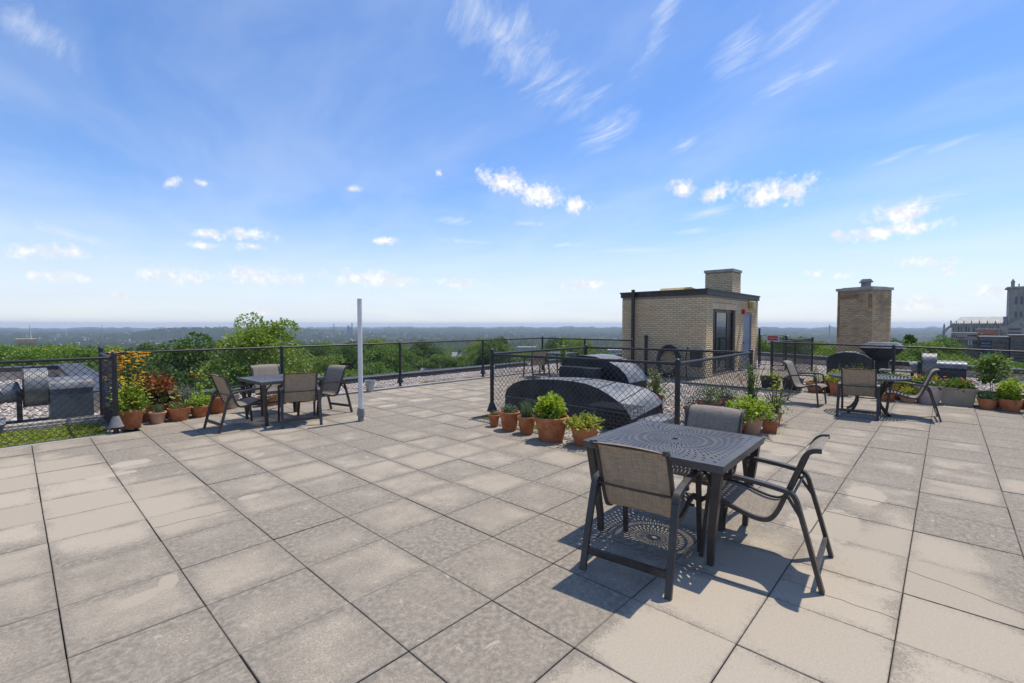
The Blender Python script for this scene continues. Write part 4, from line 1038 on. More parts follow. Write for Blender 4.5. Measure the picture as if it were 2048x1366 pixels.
# =================================================================== PLANTS
def quads_leaf(c, d, L, w, droop=0.25):
    """diamond leaves: c (n,3) base, d (n,3) unit direction, L,w arrays"""
    n = len(c); up = np.tile([0,0,1.0], (n,1)); s = np.cross(d, up); ln = np.linalg.norm(s, axis=1, keepdims=True); s = np.where(ln < 1e-4, np.array([1.0,0,0]), s/np.maximum(ln,1e-6))
    a = nrng.uniform(-0.9, 0.9, n)[:, None]; nn = np.cross(s, d); s = s*np.cos(a)+nn*np.sin(a)
    L = L[:, None]; w = w[:, None]
    mid = c+d*L*0.5; tip = c+d*L+np.array([0,0,-1.0])*L*droop
    V = np.stack([c, mid+s*w*0.5, tip, mid-s*w*0.5], 1).reshape(-1, 3)
    F = np.arange(4*n).reshape(-1, 4)
    return V, F
def unit(v): return v/np.maximum(np.linalg.norm(v, axis=1, keepdims=True), 1e-6)
def bush(n, rx, rz, z0, leaf, fill=0.55, ry=None, lump=0.18, updir=0.5):
    d = unit(nrng.normal(size=(n,3))); r = nrng.uniform(fill**3, 1.0, n)**(1/3.0)
    ph = nrng.uniform(0, 6.28, 6)
    k = 1+lump*(np.sin(3*np.arctan2(d[:,1],d[:,0])+ph[0])*np.cos(2.5*d[:,2]*2+ph[1])+0.6*np.sin(7*np.arctan2(d[:,1],d[:,0])+ph[2]+4*d[:,2]))
    # leaves gather in uneven clumps
    K = max(6, min(26, n//30)); ck = unit(nrng.normal(size=(K,3)))*nrng.uniform(0.45,0.95,(K,1)); cs = nrng.uniform(0.22,0.48,K); wk = nrng.integers(0, K, n)
    q = d*(r*k)[:,None]; p = np.where((nrng.uniform(size=n) < 0.30)[:,None], q, ck[wk]+d*(cs[wk]*r)[:,None])
    p = p*np.array([rx, ry or rx, rz]); p[:,2] += z0+rz*0.72
    p[:,2] = np.maximum(p[:,2], z0+0.005)
    dr = unit(d*0.9+np.array([0,0,updir])+nrng.normal(size=(n,3))*0.45)
    L = leaf*nrng.uniform(0.5,1.45,n)
    return quads_leaf(p, dr, L, L*nrng.uniform(0.45,0.75,n))
def tuft(n, h, spread, z0, w=0.006, seg=3, lean=0.35, r0=0.04):
    V = []; F = []
    for _ in range(n):
        a = nrng.uniform(0,6.28); x, y = r0*nrng.normal(), r0*nrng.normal(); ln = abs(nrng.normal())*lean; H = h*nrng.uniform(0.6,1.1)
        b = len(V); s = np.array([-math.sin(a), math.cos(a)])
        for q in range(seg+1):
            t = q/seg; rr = spread*ln*t*t; ww = w*(1-t*0.85)
            cx, cy, cz = x+math.cos(a)*rr, y+math.sin(a)*rr, z0+H*(t-0.22*ln*t*t)
            V += [(cx-s[0]*ww, cy-s[1]*ww, cz),(cx+s[0]*ww, cy+s[1]*ww, cz)]
        F += [(b+2*q, b+2*q+1, b+2*q+3, b+2*q+2) for q in range(seg)]
    return np.array(V), np.array(F)
def blooms(n, rx, zlo, zhi, size, petals=6, ry=None):
    C = np.stack([nrng.uniform(-1,1,n), nrng.uniform(-1,1,n), nrng.uniform(zlo,zhi,n)],1); k = np.linalg.norm(C[:,:2],axis=1)>1; C[k,:2] *= 0.6
    C[:,0] *= rx; C[:,1] *= ry or rx
    cs = np.repeat(C, petals, 0); a = np.tile(np.arange(petals)*2*math.pi/petals, n)+np.repeat(nrng.uniform(0,6,n), petals)
    d = unit(np.stack([np.cos(a), np.sin(a), np.full(len(a), 0.25)],1)+np.repeat(nrng.normal(size=(n,3))*0.35, petals, 0))
    L = np.full(len(a), size)*nrng.uniform(0.8,1.1,len(a))
    return quads_leaf(cs, d, L, L*0.75, 0.1)
def stems(pts_list, r=0.006):
    m = MB()
    for P in pts_list: m.tube(P, [r]*(len(P)-1)+[r*0.4], 5)
    return m
def upright(n_st, h, spread, z0, leaf, per=16, start=0.15, lean=0.3):
    """leafy upright stems: returns stems MB and leaf arrays"""
    P = []; C = []; D = []; LL = []
    for _ in range(n_st):
        a = nrng.uniform(0,6.28); s = spread*abs(nrng.normal())*0.6; x, y = 0.03*nrng.normal(), 0.03*nrng.normal(); H = h*nrng.uniform(0.75,1.05)
        pts = [(x+math.cos(a)*s*t*(0.5+0.5*t), y+math.sin(a)*s*t*(0.5+0.5*t), z0+H*t) for t in np.linspace(0,1,5)]
        P.append(pts); pa = np.array(pts)
        for q in range(per):
            t = start+(1-start)*(q+nrng.uniform(0,1))/per; i = min(int(t*4),3); f = t*4-i; c = pa[i]*(1-f)+pa[i+1]*f
            b = nrng.uniform(0,6.28); C.append(c); D.append((math.cos(b), math.sin(b), nrng.uniform(0.0,0.7))); LL.append(leaf*nrng.uniform(0.7,1.2)*(1.1-0.4*t))
    V, F = quads_leaf(np.array(C), unit(np.array(D)), np.array(LL), np.array(LL)*0.42, 0.2)
    return stems(P, 0.005), V, F
def leaves_obj(name, VF, mat, parent): return stuff(link(name, np_mesh(name, VF[0], VF[1], mat), parent))

def round_pot(root, r, h, mat, rim=True):
    m = MB(); rb = r*0.68
    if rim: pr = [(rb*0.96,0.0),(rb,0.006),(rb+(r-rb)*0.78*0.96,h*0.78),(r*0.955,h*0.80),(r*0.99,h*0.825),(r*1.035,h*0.87),(r*1.05,h*0.925),(r*1.03,h*0.975),(r*0.98,h),(r*0.91,h*0.99),(r*0.87,h*0.86)]
    else: pr = [(rb*0.96,0.0),(rb,0.006),(r*0.97,h*0.94),(r,h*0.985),(r*0.985,h),(r*0.91,h),(r*0.88,h*0.86)]
    m.lathe(pr, n=26, cap=True); return m.build('pot', mat, root, True)
def rect_pot(root, lx, ly, h, mat, taper=0.80, ribs=False):
    m = MB(); a, b = lx/2, ly/2; t = taper
    V = []
    for (s, z) in ((t,0.0),(0.975,h*0.90),(1.03,h*0.905),(1.03,h),(0.93,h),(0.90,h*0.86)):
        sx = a*s if s > 0.95 or True else a; V += [(-a*s,-b*s,z),(a*s,-b*s,z),(a*s,b*s,z),(-a*s,b*s,z)]
    F = [(3,2,1,0)] + [(4*i+j, 4*i+(j+1) % 4, 4*i+4+(j+1) % 4, 4*i+4+j) for i in range(5) for j in range(4)] + [(20,21,22,23)]
    m.add(V, F)
    o = m.build('pot', mat, root)
    if ribs:
        for k in range(7):
            x = -a*0.75+k*a*1.5/6
            for sy in (-1,1): MB().tube([(x*0.86,sy*(b*t+0.002),0.02),(x,sy*(b*0.97+0.002),h*0.88)], 0.006, 4).build('rib', mat, o)
    return o
def potted(label, x, y, pot, parts, rz=0.0, group=None, z=0.0, name='potted_plant', cat='potted plant'):
    root = empty(name, (x, y, z), R(rz)); tag(root, label, cat, group)
    if pot[0] == 'r':
        _, r, h, mat = pot[:4]; round_pot(root, r, h, MT[mat], not (len(pot) > 4 and pot[4] == 'plain'))
        MB().lathe([(r*0.885,h*0.845),(r*0.885,h*0.87),(r*0.4,h*0.90),(0.002,h*0.905)], n=18).build('soil', MT['soil'], root)
        zs = h*0.88
    else:
        _, lx, ly, h, mat = pot[:5]; rect_pot(root, lx, ly, h, MT[mat], ribs=len(pot) > 5)
        MB().box((-lx*0.455,-ly*0.455,h*0.80),(lx*0.455,ly*0.455,h*0.88)).build('soil', MT['soil'], root); zs = h*0.88
    for p in parts:
        k = p[0]
        if k == 'bush': leaves_obj('foliage', bush(p[2], p[3], p[4], zs+(p[6] if len(p) > 6 else 0), p[5]), LEAF[p[1]], root)
        elif k == 'ebush':
            leaves_obj('foliage', bush(p[2], p[3], p[5], zs, p[6], ry=p[4]), LEAF[p[1]], root)
        elif k == 'tuft': leaves_obj('blades', tuft(p[2], p[3], p[4], zs, r0=p[5]), LEAF[p[1]], root)
        elif k == 'bloom': leaves_obj('flowers', blooms(p[2], p[3], zs+p[4], zs+p[5], p[6], p[7] if len(p) > 7 else 6, p[8] if len(p) > 8 else None), LEAF[p[1]], root)
        elif k == 'up':
            st, V, F = upright(p[2], p[3], p[4], zs, p[5], p[6] if len(p) > 6 else 16); stuff(st.build('stems', MT['stem'], root)); leaves_obj('foliage', (V, F), LEAF[p[1]], root)
        elif k == 'tree':
            st, V, F = upright(1, p[3], 0.02, zs, 0.05, 2); st.build('trunk', MT['stem'], root); leaves_obj('foliage', bush(p[2], p[4], p[5], zs+p[3]*0.42, p[6], 0.15, lump=0.35), LEAF[p[1]], root)
        elif k == 'stake': MB().tube([(0.03,0.02,zs-0.05),(0.05,0.03,zs+p[1])], 0.006, 5).build('stake', MT['bark'], root)
    return root
# left group
GP = 'terracotta pots by the left table'
potted('terracotta pot of fine-leaved plants dotted with small yellow flowers', 1.29, 9.78, ('r',0.19,0.31,'terra'), [('bush','green',700,0.24,0.22,0.045),('up','basil',26,0.55,0.28,0.05,18),('bush','basil',500,0.26,0.26,0.04),('bloom','petal_yellow',110,0.28,0.15,0.58,0.024,5)], group=GP)
potted('pot of tall golden coneflowers rising against the rear fence', 1.36, 10.42, ('r',0.20,0.30,'terra_dark'), [('up','green',34,0.85,0.30,0.07,12),('bush','green',500,0.26,0.26,0.06),('bloom','petal_gold',150,0.32,0.42,0.98,0.036,7)], group=GP)
potted('pot of second orange coneflowers caught behind the left fence return', 1.20, 10.80, ('r',0.16,0.26,'terra_dark'), [('up','green',14,0.80,0.15,0.06,10),('bloom','petal_orange',40,0.15,0.45,0.95,0.03,7)], group=GP)
potted('wide terracotta bowl with a red and cream coleus mound', 1.72, 10.34, ('r',0.26,0.30,'terra'), [('bush','dark',500,0.28,0.16,0.06),('bush','coleus',620,0.28,0.22,0.075,0.16),('bush','coleus_pale',420,0.32,0.20,0.075,0.02),('bush','green',260,0.22,0.06,0.05)], group=GP)
potted('smallest terracotta pot with a spiky chive tuft, left group', 1.67, 9.90, ('r',0.125,0.20,'terra_pale'), [('tuft','chive',90,0.17,0.20,0.035)], group=GP)
potted('broad low terracotta pot with sparse reddish herbs', 1.99, 9.95, ('r',0.185,0.23,'terra','plain'), [('bush','green',260,0.17,0.07,0.04),('bush','coleus',90,0.15,0.09,0.03),('bloom','petal_lilac',10,0.16,0.05,0.13,0.02)], group=GP)
potted('pot of grey-green lavender behind the low herb pot', 2.10, 10.42, ('r',0.17,0.24,'terra'), [('bush','sage',900,0.26,0.20,0.05),('tuft','sage',110,0.34,0.28,0.07),('bloom','petal_lilac',24,0.2,0.25,0.36,0.012)], group=GP)
potted('terracotta pot of bright green oregano beside the lavender', 2.32, 10.06, ('r',0.155,0.21,'terra'), [('bush','lime',600,0.20,0.13,0.045)], group=GP)
potted('terracotta pot with a few upright lettuce leaves and yellow daisies', 2.42, 10.55, ('r',0.17,0.24,'terra'), [('up','lime',10,0.36,0.16,0.10,8),('bloom','petal_gold',7,0.16,0.42,0.60,0.03,7),('up','green',5,0.58,0.15,0.05,8)], group=GP)
potted('tall plain terracotta pot right behind the left chair', 2.66, 10.28, ('r',0.205,0.32,'terra'), [('bush','green',260,0.17,0.10,0.045)], group=GP)
potted('pale pinkish pot next to the table legs', 2.98, 10.62, ('r',0.18,0.29,'planter_mauve','plain'), [('bush','green',240,0.15,0.10,0.04)], group=GP)
potted('low terracotta trough under the left table', 3.72, 10.42, ('q',0.62,0.24,0.19,'terra'), [('bush','dark',160,0.22,0.06,0.035)], group=GP)
potted('second low terracotta trough, nearer the white pole', 4.45, 10.40, ('q',0.60,0.24,0.20,'terra_dark'), [('bush','dark',160,0.22,0.07,0.035)], group=GP)
# row in front of the enclosure
GE = 'row of terracotta pots before the enclosure'
potted('tiny leftmost terracotta pot with dry sprigs at the enclosure corner', 5.46, 5.50, ('r',0.095,0.20,'terra'), [('tuft','sedum_dry',40,0.10,0.12,0.03)], group=GE)
potted('rolled-rim terracotta pot with a small rosemary clump', 5.45, 5.14, ('r',0.165,0.30,'terra'), [('bush','chive',380,0.10,0.08,0.035),('tuft','chive',70,0.14,0.1,0.045)], group=GE)
potted('terracotta pot of spiky blue-green chives', 5.45, 4.77, ('r',0.145,0.27,'terra'), [('tuft','chive',150,0.30,0.34,0.04)], group=GE)
potted('largest terracotta pot full of bright basil', 5.37, 4.22, ('r',0.255,0.36,'terra'), [('bush','basil',1500,0.20,0.19,0.062),('up','basil',26,0.27,0.16,0.06,9)], group=GE)
potted('terracotta pot of pale trailing parsley by the near table corner', 5.47, 3.70, ('r',0.205,0.28,'terra','plain'), [('bush','yellowgreen',700,0.25,0.09,0.055),('up','lime',8,0.24,0.12,0.06,9),('bush','yellowgreen',60,0.05,0.10,0.04,-0.16)], group=GE)
# cluster by the enclosure's right corner
GC = 'plants clustered at the right corner of the enclosure'
potted('terracotta pot of lush mint beside the tucked-in chair', 7.86, 2.22, ('r',0.20,0.29,'terra_pale'), [('bush','basil',900,0.30,0.18,0.06),('bush','green',500,0.33,0.14,0.055)], group=GC)
potted('ribbed rectangular terracotta trough with thyme', 8.20, 2.02, ('q',0.36,0.22,0.19,'terra','ribs'), [('ebush','sage',420,0.19,0.12,0.09,0.035),('tuft','green',60,0.14,0.15,0.07)], rz=12, group=GC)
potted('small terracotta pot with loose grey-green sage', 8.85, 2.12, ('r',0.12,0.20,'terra'), [('up','sage',22,0.42,0.40,0.05,12),('bush','green',300,0.26,0.16,0.04)], group=GC)
potted('tall lilac-flowered leafy plant at the enclosure corner post', 8.75, 2.45, ('r',0.16,0.24,'terra_dark'), [('up','green',20,0.86,0.24,0.075,24),('bloom','petal_lilac',14,0.18,0.70,0.86,0.02)], group=GC)
potted('single tall stem plant right of the enclosure corner post', 9.35, 2.28, ('r',0.10,0.18,'terra_dark'), [('up','yellowgreen',3,0.85,0.20,0.12,18)], group=GC)
potted('low lime-green mound behind the tucked-in chair', 7.55, 2.42, ('r',0.22,0.20,'terra_dark'), [('bush','lime',700,0.24,0.12,0.04)], group=GC)
potted('dark bowl of green seedlings on the gravel behind the fence', 9.75, 3.55, ('r',0.25,0.17,'terra_dark'), [('bush','green',420,0.24,0.20,0.05),('up','green',10,0.30,0.2,0.05,10)], group=GC, z=ROOF_Z+0.02)
potted('reddish pot with a dark stem plant behind the front corner post', 8.35, 3.35, ('r',0.13,0.26,'terra_dark'), [('up','dark',8,0.26,0.16,0.07,9),('bloom','petal_red',4,0.1,0.16,0.3,0.03)], group=GC, z=ROOF_Z+0.02)
potted('leafy yellow-green shrub growing behind the front duct', 9.45, 4.55, ('r',0.16,0.22,'terra_dark'), [('up','yellowgreen',22,0.62,0.45,0.08,16),('bush','lime',300,0.30,0.18,0.05)], group=GC, z=ROOF_Z+0.02)
potted('low seedling pot with scattered red blooms on the gravel', 10.6, 3.5, ('r',0.2,0.16,'terra_dark'), [('bush','green',260,0.20,0.14,0.05),('up','green',8,0.42,0.3,0.04,6),('bloom','petal_red',9,0.35,0.34,0.52,0.04)], group=GC, z=ROOF_Z+0.02)
potted('bright green sapling beyond the back duct by the rear fence', 12.05, 8.98, ('r',0.17,0.28,'terra_dark'), [('up','lime',9,0.95,0.32,0.17,15)], group='saplings')
# row behind the round table
GB = 'pots along the right terrace edge'
potted('black rectangular planter, the one nearer the penthouse', 13.86, 3.42, ('q',0.30,0.46,0.31,'planter_black'), [('tuft','lime',30,0.20,0.2,0.06)], group=GB)
potted('black rectangular planter partly behind the empty chair', 13.84, 2.90, ('q',0.30,0.46,0.30,'planter_black'), [('tuft','green',20,0.1,0.15,0.08)], group=GB)
potted('terracotta bowl with thin yellow stems behind the empty chair', 13.75, 2.38, ('r',0.22,0.26,'terra'), [('up','yellowgreen',12,0.48,0.22,0.05,9)], group=GB)
potted('dark terracotta pot between the bowl and the square terracotta pot', 13.95, 2.10, ('r',0.19,0.28,'terra_dark'), [('bush','green',160,0.16,0.10,0.05)], group=GB)
potted('square terracotta pot of leafy greens left of the round table', 13.60, 1.86, ('q',0.38,0.38,0.31,'terra'), [('bush','yellowgreen',700,0.26,0.20,0.055),('up','sage',10,0.5,0.3,0.05,10)], group=GB)
potted('small hanging-style terracotta pot under the round table edge', 13.95, 1.55, ('r',0.12,0.42,'terra_dark'), [('up','green',10,0.42,0.25,0.06,10)], group=GB)
potted('terracotta pot with leafy yellow shrub between table and chair', 13.30, 0.93, ('r',0.18,0.30,'terra'), [('up','yellowgreen',20,0.42,0.26,0.065,12),('bush','lime',300,0.24,0.16,0.05)], group=GB)
potted('dark terracotta pot hidden behind the profile chair seat', 13.75, 0.70, ('r',0.20,0.36,'terra_dark'), [('bush','yellowgreen',360,0.24,0.16,0.05)], group=GB)
potted('low terracotta pot with a pale yellow-green tuft under the profile chair', 13.30, 0.58, ('r',0.17,0.19,'terra_pale','plain'), [('bush','yellowgreen',420,0.16,0.10,0.05),('tuft','yellowgreen',80,0.16,0.22,0.06)], group=GB)
potted('large mauve pot of marigolds right behind the profile chair', 13.48, 0.26, ('r',0.27,0.40,'planter_mauve','plain'), [('bush','green',700,0.27,0.13,0.055),('bloom','petal_orange',20,0.26,0.16,0.26,0.03,7),('bloom','petal_gold',10,0.26,0.14,0.24,0.028,7)], group=GB)
potted('beige rectangular planter with orange marigolds', 13.62, -0.20, ('q',0.36,0.60,0.37,'planter_beige'), [('ebush','green',700,0.17,0.28,0.12,0.055),('ebush','lime',300,0.15,0.2,0.13,0.05),('bloom','petal_orange',16,0.16,0.14,0.24,0.036,7,0.28)], group=GB)
potted('terracotta pot of dense grassy herbs before the tomato plant', 13.36, -0.64, ('r',0.165,0.21,'terra','plain'), [('tuft','chive',220,0.20,0.12,0.08),('bush','chive',200,0.13,0.08,0.03)], group=GB)
potted('tall tomato plant in a dark pot against the gravel roof', 13.86, -0.72, ('r',0.235,0.29,'terra_dark'), [('tree','green',900,0.72,0.32,0.30,0.07),('stake',0.65),('bush','dark',220,0.24,0.3,0.07,0.25),('bloom','petal_red',3,0.2,0.36,0.5,0.03)], group=GB)
potted('terracotta pot with a rounded bright basil bush at far right', 13.33, -0.95, ('r',0.19,0.24,'terra','plain'), [('bush','basil',1100,0.19,0.22,0.06),('bush','lime',200,0.18,0.22,0.055,0.05)], group=GB)
potted('terracotta pot cut off by the right edge of the view', 13.42, -1.32, ('r',0.18,0.23,'terra','plain'), [('bush','green',300,0.16,0.12,0.05)], group=GB)
potted('dark rectangular terracotta trough behind the far right pots', 13.90, -1.30, ('q',0.30,0.66,0.26,'terra_dark'), [('up','sage',12,0.42,0.3,0.06,9)], group=GB)

# ---- low ground cover in the beds
def cover(label, pts, mat, leaf, h, dens):
    n = len(pts); c = np.concatenate([pts, (ROOF_Z+0.01+nrng.uniform(0,1,n)*h)[:,None]], 1)
    d = unit(nrng.normal(size=(n,3))+np.array([0,0,0.9])); L = leaf*nrng.uniform(0.6,1.3,n)
    V, F = quads_leaf(c, d, L, L*0.7)
    o = link('stonecrop', np_mesh('stonecrop', V, F, LEAF[mat])); stuff(tag(o, label, 'ground cover')); return o
def noisy(x, y): return math.sin(x*3.1)+math.sin(y*4.3+x)+math.sin(x*7.7-y*5)
cover('bright yellow-green stonecrop bed behind the left fence', scatter(-2.2,9.57,1.0,11.0,5200, lambda x, y: y < 10.75+0.12*noisy(x,y) and -x < 0.13*y+0.3), 'sedum', 0.032, 0.055, 0)
cover('dry stonecrop strip under the rear fence', scatter(1.9,11.06,13.4,11.45,2600, lambda x, y: y < 11.27+0.07*noisy(x,y)), 'sedum_dry', 0.03, 0.05, 0)
cover('green stonecrop along the front of the enclosure', np.concatenate([scatter(5.74,2.6,6.45,6.2,2400, lambda x, y: x < 6.1+0.14*noisy(x,y)), scatter(6.3,2.7,7.2,3.6,1400, lambda x, y: noisy(x,y) > -0.2), scatter(6.0,2.64,9.2,2.85,1400)]), 'sedum', 0.03, 0.06, 0)
cover('stonecrop strip along the right terrace edge', scatter(14.38,-2.4,15.2,3.5,2200, lambda x, y: x < 14.72+0.16*noisy(x,y)), 'sedum', 0.03, 0.055, 0)
cover('weedy greenery around the dark ducts on the right', scatter(15.2,0.2,17.6,2.9,700, lambda x, y: noisy(x*0.7,y*0.8) > 0.35), 'green', 0.05, 0.16, 0)
# =================================================================== LAND BEYOND THE ROOF
def ground_z(r, th):
    z = np.interp(np.log(np.maximum(r, 20)), np.log([20,150,400,1000,2500,4500,30000]), [-22,-23,-40,-70,-112,-140,-140])
    d = np.degrees(th)
    z = z + 92*np.exp(-((d-75.5)/6.5)**4)*np.exp(-((r-7800)/1500)**2) + 70*np.exp(-((d-67)/3.5)**2)*np.exp(-((r-8600)/1300)**2)
    z = z + 30*np.exp(-((d-95)/10)**2)*np.exp(-((r-9000)/1800)**2) + 45*np.exp(-((d-34)/9)**2)*np.exp(-((r-13500)/2500)**2) + 35*np.exp(-((d-52)/8)**2)*np.exp(-((r-12500)/2000)**2)
    z = z + 40*np.exp(-((d-12)/10)**2)*np.exp(-((r-14000)/2500)**2)
    z = z + np.clip(r-9000, 0, 6000)/6000*(16*np.sin(d*0.9+1)+11*np.sin(d*2.3)+8*np.sin(d*5.1+2)+6)
    return z
nth, nr = 1100, 210
ths = np.radians(np.linspace(-42, 128, nth)); rs = np.exp(np.linspace(math.log(24), math.log(26000), nr))
RG, TG = np.meshgrid(rs, ths, indexing='ij')
ZG = ground_z(RG, TG)
bumpn = nrng.normal(size=RG.shape); bumpn = (bumpn + np.roll(bumpn,1,1) + np.roll(bumpn,1,0) + np.roll(np.roll(bumpn,1,0),1,1))/2
ZG = ZG + np.clip(bumpn, -1.5, 2.5)*np.interp(RG, [24,400,900,4000,26000], [0,0.5,5,9,14])
V = np.stack([RG*np.cos(TG), RG*np.sin(TG), ZG], -1).reshape(-1, 3)
ii = (np.arange(nr-1)[:,None]*nth + np.arange(nth-1)[None,:]).reshape(-1)
F = np.stack([ii, ii+1, ii+nth+1, ii+nth], 1)[:, ::-1]
def land_material():
    m, T = new_mat('wooded_land')
    p = T.node('ShaderNodeNewGeometry').outputs['Position']
    a = T.noise(p, 0.0011, 5.0, 0.6); b = T.noise(p, 0.009, 5.0, 0.65); c = T.noise(p, 0.05, 3.0)
    col_ = T.mix(T.smooth(b, 0.35, 0.68), (0.014,0.026,0.012,1), (0.040,0.058,0.026,1))
    col_ = T.mix(T.math('MULTIPLY', T.smooth(a, 0.56, 0.66), 0.7), col_, (0.12,0.125,0.095,1))
    col_ = T.mix(T.math('MULTIPLY', c, 0.35), col_, (0.03,0.05,0.02,1))
    finish(T, pbsdf(T, col_, 0.95, 0, None, 0.1)); return m
structure(link('terrain', np_mesh('terrain', V, F, land_material(), True)))

def in_roof(x, y, mgn):
    return (x < 27.6+mgn and y < 13.6+mgn) or (x < 1.6+mgn and y < 22.2+mgn)
# ---- tree prototypes
def crown_mesh(name, rx, rz, zc, nclus, per, leaf, mat, cone=False, core=0.55):
    C = []; D = []; L = []
    for k in range(nclus):
        d = unit(nrng.normal(size=(1,3)))[0]; d[2] = abs(d[2])*1.0 if nrng.uniform() < 0.72 else d[2]
        rr = nrng.uniform(core, 1.0)
        if cone:
            t = nrng.uniform(0,1)**0.7; a = nrng.uniform(0,6.28); r_ = rx*(1-t)*nrng.uniform(0.55,1.0)+0.25
            c = np.array([r_*math.cos(a), r_*math.sin(a), zc-rz+2*rz*t]); cr = 0.35+0.9*(1-t)
        else:
            c = d*rr*np.array([rx, rx, rz])+np.array([0,0,zc]); cr = nrng.uniform(0.20,0.36)*rx
        n = int(per*nrng.uniform(0.7,1.3)); q = unit(nrng.normal(size=(n,3))); q[:,2] = np.where(nrng.uniform(size=n) < 0.75, np.abs(q[:,2]), q[:,2])
        C.append(c+q*np.array([cr,cr,cr*0.72])*nrng.uniform(0.75,1.08,(n,1))); D.append(unit(q*0.7+nrng.normal(size=(n,3))*0.6+np.array([0,0,0.15]))); L.append(leaf*nrng.uniform(0.6,1.35,n))
    C = np.concatenate(C); D = np.concatenate(D); L = np.concatenate(L)
    V, F = quads_leaf(C, D, L, L*0.85, 0.15)
    return np_mesh(name, V, F, LEAF[mat])
def trunk_mesh(h, rx):
    m = MB(); m.tube([(0,0,-2),(0.05,0.05,h*0.35),(0.1,-0.1,h*0.62),(0,0,h*0.88)], [0.42,0.30,0.2,0.05], 8)
    for k in range(7):
        a = k*0.9+nrng.uniform(0,0.5); z = h*(0.38+0.06*k); l = rx*nrng.uniform(0.6,0.9)
        m.tube([(0,0,z),(math.cos(a)*l*0.5,math.sin(a)*l*0.5,z+l*0.35),(math.cos(a)*l,math.sin(a)*l,z+l*0.55)], [0.14,0.09,0.03], 5)
    return m.mesh('trunk', MT['bark'])
PROT = []   # (crown, trunk, height)
for (rx, rz, zc, nc, per, leaf, mt) in ((5.0,5.2,12.6,60,230,0.27,'tree_a'),(5.6,4.8,12.8,66,230,0.28,'tree_b'),(4.6,5.6,12.2,56,230,0.27,'tree_c'),(5.2,5.0,12.6,52,260,0.27,'tree_a'),(4.4,4.8,12.6,50,230,0.26,'tree_b'),(5.8,5.4,12.3,68,220,0.29,'tree_c')):
    PROT.append((crown_mesh('crown', rx, rz, zc, nc, per, leaf, mt), trunk_mesh(16.5, rx), zc+rz+0.4))
BIG = (crown_mesh('crown', 4.6, 6.0, 12.2, 110, 300, 0.20, 'tree_b'), trunk_mesh(17, 4.4), 19.0)
CONE = (crown_mesh('crown', 3.2, 5.0, 10.0, 70, 80, 0.34, 'tree_c', True), trunk_mesh(14, 2.5), 15.6)
def put_tree(p, r, deg, top, label, group, sxy=1.0, name='broadleaf_tree'):
    th = R(deg); x, y = r*math.cos(th), r*math.sin(th); zg = float(ground_z(np.array(r), np.array(th)))
    sz = (top-zg)/p[2]
    root = empty(name, (x, y, zg), rnd.uniform(0,6.28)); root.scale = (sxy, sxy, sz); tag(root, label, 'tree', group)
    link('trunk', p[1], root); link('crown', p[0], root)
    return root
TREES = []
def place_words(deg):
    for lim, w in ((84,'behind the left exhaust fan'),(76,'behind the potted coneflowers'),(66,'behind the far left table'),(58,'behind the white pole'),(46,'between the white pole and the enclosure'),(30,'beyond the enclosure and its rear corner'),(15,'behind the brick penthouse'),(7.4,'right of the brick penthouse'),(3.5,'beside the lone chimney')):
        if deg > lim: return w
    return 'below the cathedral'
def free(x, y, d): return all((x-a)**2+(y-b)**2 > d*d for a, b in TREES)
# what must stay visible between the trees: (bearing, half width, elevation, range)
SIGHT = [(53.2,2.2,-5.8,132),(41.2,1.5,-2.9,300),(-3.1,2.2,-2.75,330),(49.8,0.7,-3.3,180),(30.2,1.3,-3.0,250),(90.1,0.7,-1.45,600),(8.7,0.45,-1.75,5500)]
put_tree(BIG, 50, 71.2, 3.0, 'tallest light green tree rising above the horizon behind the left table', None, 1.12); TREES.append((50*math.cos(R(71.2)), 50*math.sin(R(71.2))))
put_tree(PROT[5], 56, 77.6, 0.6, 'dark dense tree just left of the tallest light green tree', None, 0.95); TREES.append((56*math.cos(R(78.2)), 56*math.sin(R(78.2))))
put_tree(CONE, 120, 2.5, 0.0, 'pointed conical tree standing between the chimney and the cathedral', None, 1.25, 'conical_tree'); TREES.append((120*math.cos(R(2.5)), 120*math.sin(R(2.5))))
put_tree(PROT[1], 42, 57.0, -5.6, 'pale yellow-green round tree just beyond the rear parapet', None, 0.9); TREES.append((42*math.cos(R(57)), 42*math.sin(R(57))))
put_tree(PROT[3], 95, 12.6, -0.75, 'rounded tree crown just right of the penthouse gate', None, 0.8); TREES.append((95*math.cos(R(12.6)), 95*math.sin(R(12.6))))
for (deg, r, el, k, sx, lab) in ((0.4,135,-1.0,0,0.85,'bushy tree hiding the foot of the cathedral buttress'),(1.3,120,-1.5,4,0.9,'light tree right of the pointed conical tree'),(3.6,150,-1.45,2,0.9,'dark tree left of the pointed conical tree'),(4.6,112,-2.0,1,0.95,'yellow-green tree just right of the lone chimney'),
        (14.4,90,-2.2,5,0.8,'dark tree directly behind the chain link gate'),(11.2,105,-1.35,0,0.8,'broad tree behind the short fence beyond the gate'),(10.0,98,-1.75,4,0.8,'light green tree left of the obelisk'),(8.0,80,-2.5,1,0.75,'bright tree below the obelisk beside the chimney'),(7.0,110,-2.2,3,0.8,'tree peeping out left of the lone chimney'),
        (-0.8,95,-2.9,1,0.85,'sunlit tree in front of the brown brick block'),(-2.6,88,-3.2,4,0.85,'light tree below the leasing banner'),(-4.4,84,-3.4,0,0.85,'tree before the window-banded block at the right edge')):
    put_tree(PROT[k], r, deg, 1.7+r*math.tan(R(el)), lab, None, sx); TREES.append((r*math.cos(R(deg)), r*math.sin(R(deg))))
count = 17
